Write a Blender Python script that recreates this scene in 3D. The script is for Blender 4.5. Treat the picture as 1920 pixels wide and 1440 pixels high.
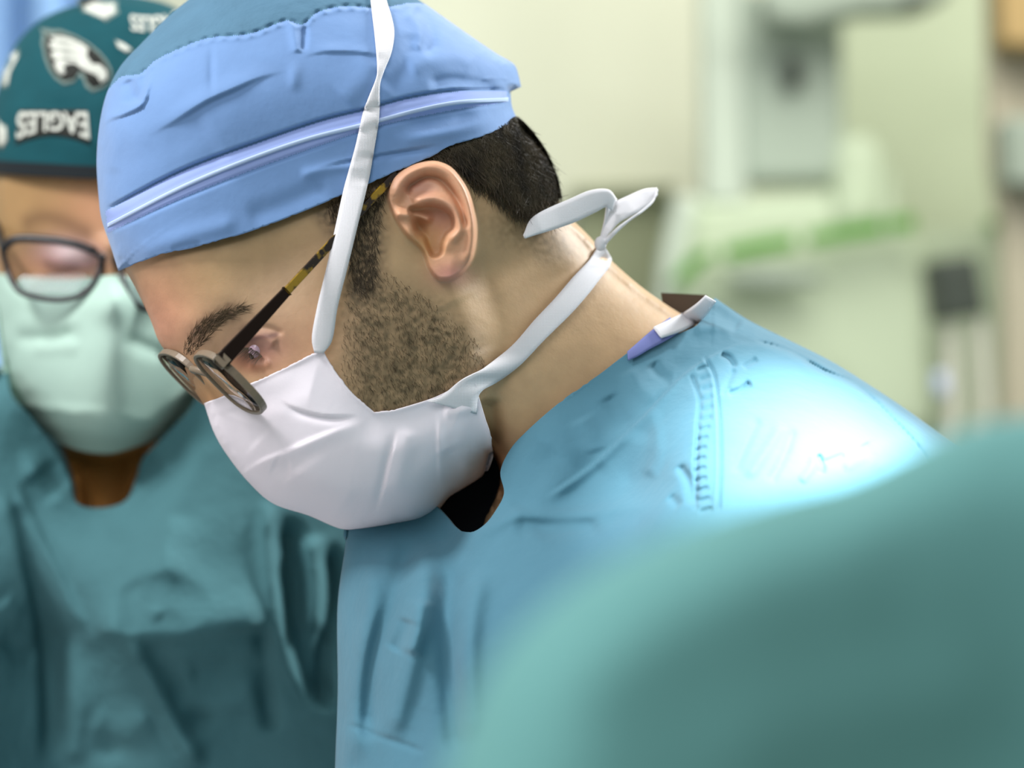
import bpy, bmesh, math, random
import numpy as np
from mathutils import Vector, Matrix, noise
from mathutils.geometry import delaunay_2d_cdt

random.seed(7); RNG = np.random.default_rng(7)
for o in list(bpy.data.objects): bpy.data.objects.remove(o)
SC = bpy.context.scene
COL = SC.collection

# ------------------------------------------------------------------ camera, world, lights, exposure
FPX = 4548.0; CY = -1.228; CZ = 1.5
cam_d = bpy.data.cameras.new('camera'); cam = bpy.data.objects.new('camera', cam_d); COL.objects.link(cam)
cam_d.sensor_width = 36.0; cam_d.lens = FPX*36/1920
cam.location = (0, CY, CZ); cam.rotation_euler = (math.pi/2, 0, 0)
cam_d.clip_start = 0.05
cam_d.dof.use_dof = True; cam_d.dof.focus_distance = 1.165; cam_d.dof.aperture_fstop = 4.0
SC.camera = cam
SC.view_settings.view_transform = 'Standard'; SC.view_settings.look = 'None'
SC.view_settings.gamma = 1.0; SC.view_settings.use_curve_mapping = False
SC.view_settings.exposure = 0.0
w = bpy.data.worlds.new('room_light'); SC.world = w; w.use_nodes = True
w.node_tree.nodes['Background'].inputs[0].default_value = (0.93, 0.98, 0.95, 1)
w.node_tree.nodes['Background'].inputs[1].default_value = 0.44

def area(name, loc, target, size, power, color=(1, 1, 1)):
    d = bpy.data.lights.new(name, 'AREA'); d.shape = 'DISK'; d.size = size; d.energy = power; d.color = color
    o = bpy.data.objects.new(name, d); COL.objects.link(o); o.location = loc
    o.rotation_euler = (Vector(target)-Vector(loc)).to_track_quat('-Z', 'Y').to_euler()
    return o
area('surgical_lamp_light', (1.45, 0.75, 2.6), (0.2, 0.0, 1.4), 0.6, 62, (1.0, 1.0, 1.0))
area('added_bounce_light', (-0.9, -0.35, 2.5), (-0.5, -0.15, 1.1), 0.4, 21, (1.0, 0.97, 0.97))  # added unseen lamp; brightens the table cloth, which bounces light to the mask
area('ceiling_lamp_light', (-0.5, -1.5, 2.7), (-0.1, 0.0, 1.5), 1.2, 14, (0.98, 0.96, 1.0))
def spot(name, loc, target, ang, blend, power, radius=.05, color=(1, 1, 1)):
    d = bpy.data.lights.new(name, 'SPOT'); d.spot_size = math.radians(ang); d.spot_blend = blend; d.energy = power; d.shadow_soft_size = radius; d.color = color
    o = bpy.data.objects.new(name, d); COL.objects.link(o); o.location = loc
    o.rotation_euler = (Vector(target)-Vector(loc)).to_track_quat('-Z', 'Y').to_euler()
    return o
# added narrow beam without a seen source, whitens the near shoulder
spot('added_shoulder_spot', (.6, -1.05, 2.65), (0.166, -0.14, 1.482), 5.4, .28, 1020)
area('rear_ceiling_light', (0.6, 1.6, 2.9), (0.4, 3.2, 1.3), 1.2, 31, (1.0, 1.0, 0.93))

# ------------------------------------------------------------------ helpers
def srgb(*c):
    c = [x/255 for x in c]
    return tuple(x/12.92 if x <= .04045 else ((x+.055)/1.055)**2.4 for x in c)

def at(px, py, d):
    """point on the ray through pixel (px,py) of the 1920x1440 frame at depth d metres from the camera"""
    return np.stack([(px-960)/FPX*d, CY+d, CZ-(py-720)/FPX*d], -1)

def pt(px, py, d):
    return Vector(at(np.float64(px), np.float64(py), np.float64(d)).tolist())

def spl(pts, closed=False, step=6.0):
    """smooth curve through points; a third entry of 1 marks a corner"""
    P = [(p[0], p[1], (p[2] if len(p) > 2 else 0)) for p in pts]
    n = len(P); out = []
    segs = n if closed else n-1
    for i in range(segs):
        p1 = np.array(P[i][:2], float); p2 = np.array(P[(i+1) % n][:2], float)
        c1, c2 = P[i][2], P[(i+1) % n][2]
        p0 = np.array(P[i-1][:2], float) if (closed or i > 0) and not c1 else 2*p1-p2
        p3 = np.array(P[(i+2) % n][:2], float) if (closed or i+2 < n) and not c2 else 2*p2-p1
        L = np.linalg.norm(p2-p1); m = max(1, int(round(L/step)))
        d01 = max(np.linalg.norm(p1-p0), 1e-6)**.5; d12 = max(L, 1e-6)**.5; d23 = max(np.linalg.norm(p3-p2), 1e-6)**.5
        m1 = (p2-p1) + d12*((p1-p0)/d01-(p2-p0)/(d01+d12)) if d01 > 0 else p2-p1
        m2 = (p2-p1) + d12*((p3-p2)/d23-(p3-p1)/(d12+d23))
        for k in range(m):
            t = k/m
            out.append((2*t**3-3*t**2+1)*p1+(t**3-2*t**2+t)*m1+(-2*t**3+3*t**2)*p2+(t**3-t**2)*m2)
    if not closed: out.append(np.array(P[-1][:2], float))
    return np.array(out)

def dist(pts, poly, closed=True):
    """distance of each point to a polyline, signed side and running length"""
    A = np.asarray(poly, float); B = np.roll(A, -1, 0)
    if not closed: A, B = A[:-1], B[:-1]
    out = np.empty(len(pts)); side = np.empty(len(pts)); run = np.empty(len(pts))
    AB = B-A; LL = np.maximum((AB**2).sum(1), 1e-9); ln = np.sqrt(LL); cum = np.concatenate([[0], np.cumsum(ln)])
    ax, ay = A[:, 0].astype(np.float32), A[:, 1].astype(np.float32); bx, by = AB[:, 0].astype(np.float32), AB[:, 1].astype(np.float32); il = (1/LL).astype(np.float32)
    for s in range(0, len(pts), 2000):
        p = pts[s:s+2000]; x = p[:, 0].astype(np.float32)[:, None]-ax; y = p[:, 1].astype(np.float32)[:, None]-ay
        t = x*bx; t += y*by; t *= il; np.clip(t, 0, 1, out=t)
        dx = t*bx; np.subtract(x, dx, out=dx); dy = t*by; np.subtract(y, dy, out=dy)
        dx *= dx; dy *= dy; dx += dy
        k = dx.argmin(1); r = np.arange(len(p)); tk = t[r, k].astype(float)
        ex = p[:, 0]-A[k, 0]; ey = p[:, 1]-A[k, 1]
        tk = np.clip((ex*AB[k, 0]+ey*AB[k, 1])/LL[k], 0, 1)
        out[s:s+2000] = np.hypot(ex-tk*AB[k, 0], ey-tk*AB[k, 1])
        side[s:s+2000] = np.sign(AB[k, 0]*ey-AB[k, 1]*ex)
        run[s:s+2000] = (cum[k]+tk*ln[k])/cum[-1]
    return out, side, run

def inside(pts, poly):
    A = poly; B = np.roll(poly, -1, 0); res = np.zeros(len(pts), bool)
    for s in range(0, len(pts), 8000):
        x = pts[s:s+8000, 0][:, None]; y = pts[s:s+8000, 1][:, None]
        c = ((A[None, :, 1] > y) != (B[None, :, 1] > y))
        dy = B[:, 1]-A[:, 1]; dy = np.where(np.abs(dy) < 1e-9, 1e-9, dy)
        xi = A[None, :, 0]+(y-A[None, :, 1])*((B[:, 0]-A[:, 0])/dy)[None]
        res[s:s+8000] = (np.sum(c & (x < xi), 1) % 2).astype(bool)
    return res

class Roundness:
    """0 at the outline rising smoothly to about 1 inside: how a solid curves away at its silhouette"""
    def __init__(s, outline, L=150., cell=8., iters=900):
        s.poly = outline; s.L = L; s.c = cell
        mn = outline.min(0)-3*cell; mx = outline.max(0)+3*cell
        s.mn = mn; nx = int((mx[0]-mn[0])/cell)+1; ny = int((mx[1]-mn[1])/cell)+1
        X, Y = np.meshgrid(mn[0]+np.arange(nx)*cell, mn[1]+np.arange(ny)*cell)
        q = np.stack([X.ravel(), Y.ravel()], 1)
        ins = inside(q, outline).reshape(ny, nx); d = dist(q, outline)[0].reshape(ny, nx)
        f = np.where(ins, 1-np.exp(-d/L), 0); k = (L/cell)**2
        for _ in range(iters):
            a = np.zeros_like(f)
            a[1:-1, 1:-1] = f[:-2, 1:-1]+f[2:, 1:-1]+f[1:-1, :-2]+f[1:-1, 2:]
            f = np.where(ins, (1+k*a)/(1+4*k), 0)
        ok = ins & (d > cell*.8); r = np.where(ok, f/np.maximum(1-np.exp(-d/L), 1e-6), 0)
        for _ in range(8):                       # spread outwards
            n = np.zeros_like(r); cn = np.zeros_like(r)
            for dy in (-1, 0, 1):
                for dx in (-1, 0, 1):
                    sh = np.roll(np.roll(ok, dy, 0), dx, 1); n += np.roll(np.roll(r, dy, 0), dx, 1)*sh; cn += sh
            new = (~ok) & (cn > 0); r = np.where(new, n/np.maximum(cn, 1), r); ok = ok | new
        s.r = r
    def __call__(s, q, d=None):
        if d is None: d = dist(q, s.poly)[0]
        x = np.clip((q[:, 0]-s.mn[0])/s.c, 0, s.r.shape[1]-1.001); y = np.clip((q[:, 1]-s.mn[1])/s.c, 0, s.r.shape[0]-1.001)
        i = x.astype(int); j = y.astype(int); u = x-i; v = y-j; r = s.r
        rr = r[j, i]*(1-u)*(1-v)+r[j, i+1]*u*(1-v)+r[j+1, i]*(1-u)*v+r[j+1, i+1]*u*v
        f = np.clip(rr*(1-np.exp(-d/s.L)), 0, 1)
        return np.sqrt(1-(1-f)**2)

class Relief:
    """smooth surface through scattered (x, y, value) marks"""
    def __init__(s, marks, lam=0.0):
        m = np.array(marks, float); s.p = m[:, :2]/300; v = m[:, 2]; n = len(v)
        K = s.k(np.linalg.norm(s.p[:, None]-s.p[None], axis=2))+lam*np.eye(n)
        Pm = np.concatenate([np.ones((n, 1)), s.p], 1)
        M = np.block([[K, Pm], [Pm.T, np.zeros((3, 3))]])
        sol = np.linalg.solve(M, np.concatenate([v, np.zeros(3)])); s.w = sol[:n]; s.a = sol[n:]
        s.lo, s.hi = v.min(), v.max()
    def k(s, r): return np.where(r > 0, r*r*np.log(np.maximum(r, 1e-9)), 0)
    def __call__(s, q):
        q = q/300; out = np.empty(len(q))
        for a in range(0, len(q), 8000):
            z = q[a:a+8000]; out[a:a+8000] = s.k(np.linalg.norm(z[:, None]-s.p[None], axis=2))@s.w+s.a[0]+z@s.a[1:]
        return np.clip(out, s.lo-3, s.hi+3)

def sm(x, a, b):
    t = np.clip((x-a)/(b-a), 0, 1); return t*t*(3-2*t)

def fold(q, line, wid, amp, kind='g', taper=.15, smooth=True):
    """height added by a ridge or crease along a line. g: rounded ridge, s: step that dies away, v: sharp"""
    ln = spl(line, False, 8) if smooth else np.array(line, float)
    mn = ln.min(0)-6*wid; mx = ln.max(0)+6*wid
    sel = ((q > mn) & (q < mx)).all(1); out = np.zeros(len(q))
    if not sel.any(): return out
    d, sd, run = dist(q[sel], ln, False)
    tp = sm(run, 0, taper)*(1-sm(run, 1-taper, 1)) if taper > 0 else 1
    x = d/wid
    if kind == 'g': v = np.exp(-x*x/2)
    elif kind == 'v': v = np.exp(-np.abs(x))
    elif kind == 's': v = np.exp(-x*x/2)*np.clip(sd*d/(wid*.35), -1, 1)
    elif kind == 'h': v = np.where(sd > 0, np.exp(-x*x/2), np.exp(-(d/(wid*.22))**2/2))   # slow on one side, sudden on the other
    elif kind == 'k': v = np.where(sd < 0, np.exp(-x*x/2), np.exp(-(d/(wid*.22))**2/2))
    out[sel] = amp*v*tp
    return out

def blob(q, x, y, rx, ry, amp, ang=0):
    a = math.radians(ang); dx = q[:, 0]-x; dy = q[:, 1]-y
    u = (dx*math.cos(a)+dy*math.sin(a))/rx; v = (-dx*math.sin(a)+dy*math.cos(a))/ry
    return amp*np.exp(-(u*u+v*v)/2)

def region(q, poly, soft):
    """1 well inside, 0 outside, soft border"""
    d = dist(q, poly)[0]; d = np.where(inside(q, poly), d, -d)
    return sm(d, -soft/2, soft/2)

def cells(outline, s, fine=(), frame=(-80, -120, 2000, 1520), coarse=10, rings=(1.2, 3.5, 7)):
    """points and triangles filling an outline, denser inside the 'fine' areas"""
    n = len(outline); pts = [tuple(p) for p in outline]
    mn = outline.min(0); mx = outline.max(0); grids = []
    def grid(x0, y0, x1, y1, st):
        xs = np.arange(x0, x1, st); ys = np.arange(y0, y1, st*.866)
        X, Y = np.meshgrid(xs, ys); X[::2] += st/2
        return np.stack([X.ravel(), Y.ravel()], 1)
    fx0, fy0 = max(mn[0], frame[0]), max(mn[1], frame[1]); fx1, fy1 = min(mx[0], frame[2]), min(mx[1], frame[3])
    g = grid(fx0, fy0, fx1, fy1, s)
    for (poly, st) in fine: g = g[~inside(g, poly)]
    grids.append((g, s))
    if (mn < np.array(frame[:2])-1).any() or (mx > np.array(frame[2:])+1).any():
        c = grid(mn[0], mn[1], mx[0], mx[1], s*coarse)
        c = c[~((c[:, 0] > fx0-s) & (c[:, 0] < fx1+s) & (c[:, 1] > fy0-s) & (c[:, 1] < fy1+s))]
        grids.append((c, s*coarse))
    for i, (poly, st) in enumerate(fine):
        a, b = poly.min(0), poly.max(0); g = grid(a[0], a[1], b[0], b[1], st); g = g[inside(g, poly)]
        for (p2, s2) in fine[i+1:]: g = g[~inside(g, p2)]
        grids.append((g, st))
    for g, st in grids:
        if len(g) == 0: continue
        g = g[inside(g, outline)]; d = dist(g, outline)[0]
        g = g[d > max(st*.55, (rings[-1]+st*.4) if (rings and st < 15) else 0)]
        pts += [tuple(p) for p in g]
    if rings:
        T = np.roll(outline, -1, 0)-np.roll(outline, 1, 0); T /= np.maximum(np.linalg.norm(T, axis=1), 1e-6)[:, None]
        area2 = np.sum(outline[:, 0]*np.roll(outline[:, 1], -1)-np.roll(outline[:, 0], -1)*outline[:, 1])
        N = np.stack([-T[:, 1], T[:, 0]], 1)*(1 if area2 > 0 else -1)
        for r in rings:
            p = outline+N*r; ok = inside(p, outline) & (dist(p, outline)[0] > r*.93)
            pts += [tuple(x) for x in p[ok]]
    e = [(i, (i+1) % n) for i in range(n)]
    r = delaunay_2d_cdt([Vector(p) for p in pts], e, [], 1, 1e-5)
    V = np.array([tuple(v) for v in r[0]]); F = np.array(r[2])
    cen = V[F].mean(1); F = F[inside(cen, outline)]
    used = np.unique(F); mp = -np.ones(len(V), int); mp[used] = np.arange(len(used)); V = V[used]; F = mp[F]
    a, b, c = V[F[:, 0]], V[F[:, 1]], V[F[:, 2]]
    s2 = (b[:, 0]-a[:, 0])*(c[:, 1]-a[:, 1])-(b[:, 1]-a[:, 1])*(c[:, 0]-a[:, 0])
    F = np.where((s2 > 0)[:, None], F[:, ::-1], F)       # seen from the camera: counter-clockwise
    return V, F

def make(name, V, F, mat, parent=None, smooth=True, col=None, weld=0.0):
    me = bpy.data.meshes.new(name)
    V = np.asarray(V); 
    me.from_pydata(V.tolist(), [], [list(map(int, f)) for f in F])
    if col is not None:
        a = me.color_attributes.new('tint', 'FLOAT_COLOR', 'POINT')
        c = np.ones((len(V), 4), np.float32); c[:, :3] = col; a.data.foreach_set('color', c.ravel())
    if weld > 0:
        bm = bmesh.new(); bm.from_mesh(me); bmesh.ops.remove_doubles(bm, verts=bm.verts, dist=weld)
        bm.to_mesh(me); bm.free()
    if smooth: me.polygons.foreach_set('use_smooth', [True]*len(me.polygons))
    me.update(); me.materials.append(mat)
    o = bpy.data.objects.new(name, me); COL.objects.link(o)
    if parent is not None: put(o, parent)
    return o

def put(o, parent):
    """meshes are built in world coordinates; an Empty parent only shifts"""
    o.parent = parent
    if parent.type == 'EMPTY': o.matrix_parent_inverse = Matrix.Translation(-Vector(parent.location))

def thing(name, label, cat, loc, group=None):
    o = bpy.data.objects.new(name, None); COL.objects.link(o); o.location = loc; o.empty_display_size = .05
    o['label'] = label; o['category'] = cat
    if group: o['group'] = group
    return o

def thick(o, t, off=-1.0):
    m = o.modifiers.new('thickness', 'SOLIDIFY'); m.thickness = t; m.offset = off
    return o

def shell(name, outline, front, back, D, mat, parent, s=6, fine=(), closed=True, t=0.0012, col=None, rings=(1.2, 3.5, 7), weld=0.0004, coarse=10):
    """solid (or open cloth shell) between a front and a back relief given in mm towards the camera"""
    V, F = cells(outline, s, fine, rings=rings, coarse=coarse)
    hf = front(V); hb = back(V)
    A = at(V[:, 0], V[:, 1], D-hf/1000); B = at(V[:, 0], V[:, 1], D-hb/1000)
    n = len(V); VV = np.concatenate([A, B]); FF = np.concatenate([F, F[:, ::-1]+n])
    if closed:                                        # share the outline itself
        cnt = {}
        for f in F:
            for k in range(3):
                e = (f[k], f[(k+1) % 3]); cnt[e] = 1
        side = []
        for (a, b) in cnt:
            if (b, a) not in cnt: side.append((b, a, a+n)); side.append((b, a+n, b+n))
        FF = np.concatenate([FF, np.array(side)])
    c = None
    if col is not None: cc = col(V); c = np.concatenate([cc, cc])
    o = make(name, VV, FF, mat, parent, True, c, weld)
    if not closed: thick(o, t)
    return o

def sheet(name, outline, height, D, mat, parent, s=5, fine=(), t=0.0008, off=-1.0, rings=(1.2, 3.5), col=None):
    V, F = cells(outline, s, fine, rings=rings)
    A = at(V[:, 0], V[:, 1], D-height(V)/1000)
    o = make(name, A, F, mat, parent, True, col(V) if col else None)
    if t: thick(o, t, off)
    return o

def resample(pts, n):
    p = np.asarray(pts, float); L = np.concatenate([[0], np.cumsum(np.linalg.norm(np.diff(p[:, :2], axis=0), axis=1))])
    t = np.linspace(0, L[-1], n); return np.stack([np.interp(t, L, p[:, k]) for k in range(p.shape[1])], 1)

def ribbon(name, left, right, D, mat, parent, hl, hr=None, n=60, m=5, t=0.0009, bow=0.5, smooth=True):
    """cloth tape between two edge lines; hl/hr: height functions or lists in mm"""
    a = spl(left, False, 4) if smooth else np.array(left, float); b = spl(right, False, 4) if smooth else np.array(right, float)
    a = resample(a, n); b = resample(b, n)
    def H(h, p):
        if callable(h): return h(p)
        h = np.array(h, float); return np.interp(np.linspace(0, 1, n), np.linspace(0, 1, len(h)), h)
    ha = H(hl, a); hb = H(hr if hr is not None else hl, b)
    V = []
    for j in range(m+1):
        u = j/m; p = a*(1-u)+b*u; h = ha*(1-u)+hb*u+bow*4*u*(1-u)
        V.append(at(p[:, 0], p[:, 1], D-h/1000))
    V = np.concatenate(V); F = []
    for j in range(m):
        for i in range(n-1):
            F.append((j*n+i, j*n+i+1, (j+1)*n+i+1, (j+1)*n+i))
    o = make(name, V, F, mat, parent); thick(o, t, 0)
    return o

def strands(roots, dirs, lens, rad, segs=4, droop=0.0, curl=.14):
    """many fine tapered hairs as one mesh. roots Nx3, dirs Nx3"""
    N = len(roots); V = []; F = []
    d = dirs/np.linalg.norm(dirs, axis=1)[:, None]
    up = np.tile(np.array([[0., -1., .2]]), (N, 1)); a = np.cross(d, up); a /= np.maximum(np.linalg.norm(a, axis=1), 1e-6)[:, None]; b = np.cross(d, a)
    bend = RNG.normal(0, curl, (N, 3))
    rings_ = []
    for k in range(segs+1):
        t = k/segs; c = roots+d*(lens*t)[:, None]+bend*(lens*t*t)[:, None]+np.array([0, 0, -droop])[None]*(lens*t*t)[:, None]
        r = rad*(1-.85*t)
        for q in range(3):
            an = q*2*math.pi/3; rings_.append(c+(a*math.cos(an)+b*math.sin(an))*np.reshape(r, (-1, 1)))
    V = np.stack(rings_, 1).reshape(-1, 3); base = np.arange(N)*(3*(segs+1)); F = []
    for k in range(segs):
        for q in range(3):
            q2 = (q+1) % 3
            F.append(np.stack([base+3*k+q, base+3*k+q2, base+3*k+3+q2, base+3*k+3+q], 1))
    return V, np.concatenate(F)

# ------------------------------------------------------------------ materials
def mat(name, color, rough=.8, bump=(), tint=False, sss=0.0, sheen=0.0, var=0.0, vscale=40, trans=0.0, spec=.3, metal=0.0, weave=0):
    m = bpy.data.materials.new(name); m.use_nodes = True; nt = m.node_tree; N = nt.nodes; Lk = nt.links
    b = N['Principled BSDF']; b.inputs['Roughness'].default_value = rough
    b.inputs['Specular IOR Level'].default_value = spec; b.inputs['Metallic'].default_value = metal
    tc = N.new('ShaderNodeTexCoord')
    src = None
    if tint:
        a = N.new('ShaderNodeAttribute'); a.attribute_name = 'tint'; src = a.outputs['Color']
    if var > 0:
        nz = N.new('ShaderNodeTexNoise'); nz.inputs['Scale'].default_value = vscale; nz.inputs['Detail'].default_value = 5
        Lk.new(tc.outputs['Object'], nz.inputs['Vector'])
        mr = N.new('ShaderNodeMapRange'); mr.inputs[1].default_value = .3; mr.inputs[2].default_value = .7
        mr.inputs[3].default_value = 1-var; mr.inputs[4].default_value = 1+var; Lk.new(nz.outputs['Fac'], mr.inputs[0])
        mx = N.new('ShaderNodeVectorMath'); mx.operation = 'SCALE'; Lk.new(mr.outputs[0], mx.inputs['Scale'])
        if src is not None: Lk.new(src, mx.inputs[0])
        else: mx.inputs[0].default_value = color[:3]
        src = mx.outputs[0]
    if src is not None: Lk.new(src, b.inputs['Base Color'])
    else: b.inputs['Base Color'].default_value = (*color[:3], 1)
    if sss > 0:
        b.inputs['Subsurface Weight'].default_value = sss; b.inputs['Subsurface Radius'].default_value = (1, .35, .2)
        b.inputs['Subsurface Scale'].default_value = .006
    if sheen > 0: b.inputs['Sheen Weight'].default_value = sheen
    last = None
    for (sc, st, dist_) in bump:
        nz = N.new('ShaderNodeTexNoise'); nz.inputs['Scale'].default_value = sc; nz.inputs['Detail'].default_value = 4
        Lk.new(tc.outputs['Object'], nz.inputs['Vector'])
        bp = N.new('ShaderNodeBump'); bp.inputs['Strength'].default_value = st; bp.inputs['Distance'].default_value = dist_
        Lk.new(nz.outputs['Fac'], bp.inputs['Height'])
        if last: Lk.new(last.outputs[0], bp.inputs['Normal'])
        last = bp
    if weave:
        for ax in ('X', 'Z'):
            wv = N.new('ShaderNodeTexWave'); wv.bands_direction = ax; wv.inputs['Scale'].default_value = weave
            Lk.new(tc.outputs['Object'], wv.inputs['Vector'])
            bp = N.new('ShaderNodeBump'); bp.inputs['Strength'].default_value = .22; bp.inputs['Distance'].default_value = .0003
            Lk.new(wv.outputs['Fac'], bp.inputs['Height'])
            if last: Lk.new(last.outputs[0], bp.inputs['Normal'])
            last = bp
    if last: Lk.new(last.outputs[0], b.inputs['Normal'])
    if trans > 0:
        out = N['Material Output']; tr = N.new('ShaderNodeBsdfTranslucent'); tr.inputs[0].default_value = (*color[:3], 1)
        ms = N.new('ShaderNodeMixShader'); ms.inputs[0].default_value = trans
        Lk.new(b.outputs[0], ms.inputs[1]); Lk.new(tr.outputs[0], ms.inputs[2]); Lk.new(ms.outputs[0], out.inputs[0])
    return m

def glass(name, color=(1, 1, 1), rough=0.0):
    m = bpy.data.materials.new(name); m.use_nodes = True; b = m.node_tree.nodes['Principled BSDF']
    b.inputs['Base Color'].default_value = (*color, 1); b.inputs['Transmission Weight'].default_value = 1
    b.inputs['Roughness'].default_value = rough; b.inputs['IOR'].default_value = 1.12
    return m

M = dict(
    skin=mat('skin', (0, 0, 0), .52, [(900, .12, .0006), (160, .12, .002)], tint=True, sss=.12, var=.05, vscale=70, spec=.35),
    cap=mat('blue_cap_cloth', srgb(108, 143, 191), .85, [(1400, .1, .0004), (30, .25, .005)], var=.03, vscale=60, sheen=.2),
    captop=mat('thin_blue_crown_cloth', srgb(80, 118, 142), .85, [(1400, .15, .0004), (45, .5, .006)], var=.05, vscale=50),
    pipe=mat('pale_piping', srgb(176, 196, 228), .85),
    capband=mat('lavender_cap_band', srgb(146, 166, 220), .85, [(1400, .1, .0004)]),
    mask=mat('white_mask_fabric', srgb(250, 245, 252), .9, [(1500, .12, .0004), (35, .2, .004)], var=.015, vscale=25, trans=.22),
    tape=mat('white_woven_tape', srgb(232, 232, 236), .9, [(1800, .15, .0003)], weave=430, trans=.15),
    gown=mat('blue_gown_cotton', srgb(76, 124, 143), .85, [(1200, .12, .0005), (26, .3, .008)], var=.03, vscale=30, sheen=.1),
    gown2=mat('teal_gown_cotton', srgb(68, 112, 118), .9, [(600, .2, .0006), (30, .4, .01)], var=.05, vscale=20),
    gown3=mat('green_gown_cotton', srgb(98, 152, 149), .9, [(20, .3, .01)], var=.03, vscale=10),
    scalp=mat('dark_hair_base', srgb(30, 25, 19), .8, [(500, .5, .002)], var=.4, vscale=200, spec=.2),
    hair=mat('dark_hair', srgb(66, 58, 42), .5, var=.75, vscale=75, spec=.4),
    stubble=mat('stubble_hair', srgb(84, 70, 50), .7, var=.3, vscale=300),
    horn=mat('dark_tortoiseshell', srgb(26, 12, 6), .45, spec=.15),
    frame=mat('grey_brown_frame', srgb(124, 110, 92), .35, spec=.4),
    sideburn=mat('sideburn_hair', srgb(58, 48, 34), .6, var=.3, vscale=300),
    black=mat('black_plastic', srgb(22, 22, 26), .35, spec=.5),
    lavender=mat('lavender_cotton', srgb(118, 126, 182), .9),
    collar_shade=mat('brown_collar_shade', srgb(92, 78, 66), .9),  # inner side of the gown, its shade put into the brown
    dark=mat('black_chin_shade', srgb(14, 20, 26), .95),  # black standing in for the shade below the chin
    eye=mat('eyeball', srgb(190, 160, 176), .12, spec=.6),
    iris=mat('brown_iris', srgb(60, 40, 30), .15, spec=.6),
    lens=glass('lens_glass', (.93, .93, .95)),
)
def tortoise():
    m = bpy.data.materials.new('amber_tortoiseshell'); m.use_nodes = True; nt = m.node_tree; b = nt.nodes['Principled BSDF']
    tc = nt.nodes.new('ShaderNodeTexCoord'); nz = nt.nodes.new('ShaderNodeTexNoise'); nz.inputs['Scale'].default_value = 190
    cr = nt.nodes.new('ShaderNodeValToRGB'); cr.color_ramp.elements[0].position = .47; cr.color_ramp.elements[1].position = .6
    cr.color_ramp.elements[0].color = (*srgb(34, 18, 8), 1); cr.color_ramp.elements[1].color = (*srgb(150, 118, 22), 1)
    nt.links.new(tc.outputs['Object'], nz.inputs['Vector']); nt.links.new(nz.outputs['Fac'], cr.inputs[0]); nt.links.new(cr.outputs[0], b.inputs['Base Color'])
    b.inputs['Roughness'].default_value = .25; return m
M['tortoise'] = tortoise()
# ------------------------------------------------------------------ the surgeon in front (head in profile, bent over)
D1 = 1.228
surgeon = thing('person', 'surgeon in blue cap and white mask bending forward in profile, wearing a pale blue gown', 'person', (0.12, 0.0, 0.0))

# outline of everything around head and neck (cap, face, mask, hair, neck)
U_HEAD = spl([(222,508,1),(205,455),(190,410),(185,370),(181,300),(187,230),(200,175),(225,125),(268,78),(330,18),(400,-30),(490,-62),(600,-72),(700,-52),(790,3),
    (840,38),(880,66),(930,98),(962,122),(968,165),(975,228),(1003,262),(1030,302),(1045,342),(1050,378),(1066,402),(1100,436),(1150,490),(1200,534),(1250,570),(1306,606),
    (1400,680),(1450,820),(1400,1050),(1200,1250),(950,1200),(880,1080),(905,985),(938,925),(935,880),(922,850),
    (907,889),(872,914),(843,932),(822,956),(791,973),(735,984),(672,992),(641,992),(579,967),(510,943),(463,901),(422,848),(401,811),(382,756,1),
    (368,735),(350,705),(330,676),(310,658),(296,636),(284,604),(268,568),(252,536),(236,508,1)], True, 7)
RND1 = Roundness(U_HEAD, 150)
def mid1(q):
    f = ((q[:, 0]-620)*-.68+(q[:, 1]-480)*.73)*.27
    return .27*100*np.tanh(f/100)
T1 = Relief([(450,200,80),(620,120,78),(620,330,80),(300,300,76),(300,560,66),(420,560,72),(560,640,72),(520,480,74),(640,480,76),(780,680,72),(850,600,70),(760,440,76),
    (960,300,74),(900,200,76),(1000,640,66),(1100,520,58),(1100,760,66),(1250,640,66),(450,800,60),(600,860,70),(750,880,72),(700,960,66),(860,850,66),(950,900,62),(1100,1000,70),(1300,900,75)])
def head(q):
    return mid1(q)+T1(q)*RND1(q)
JAW = spl([(700,200),(830,300),(885,420),(880,520),(905,600),(915,680),(908,740),(900,800),(880,960),(600,1100),(150,900),(100,100)], True, 12)
EAR = spl([(726,372),(728,350),(740,326),(762,309),(790,301),(820,301),(846,312),(866,335),(881,362),(890,395),(895,428),(893,462),(886,488),(869,511),(845,525),(822,525),(806,508),(790,470),(760,440),(738,405)], True, 4)
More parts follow.
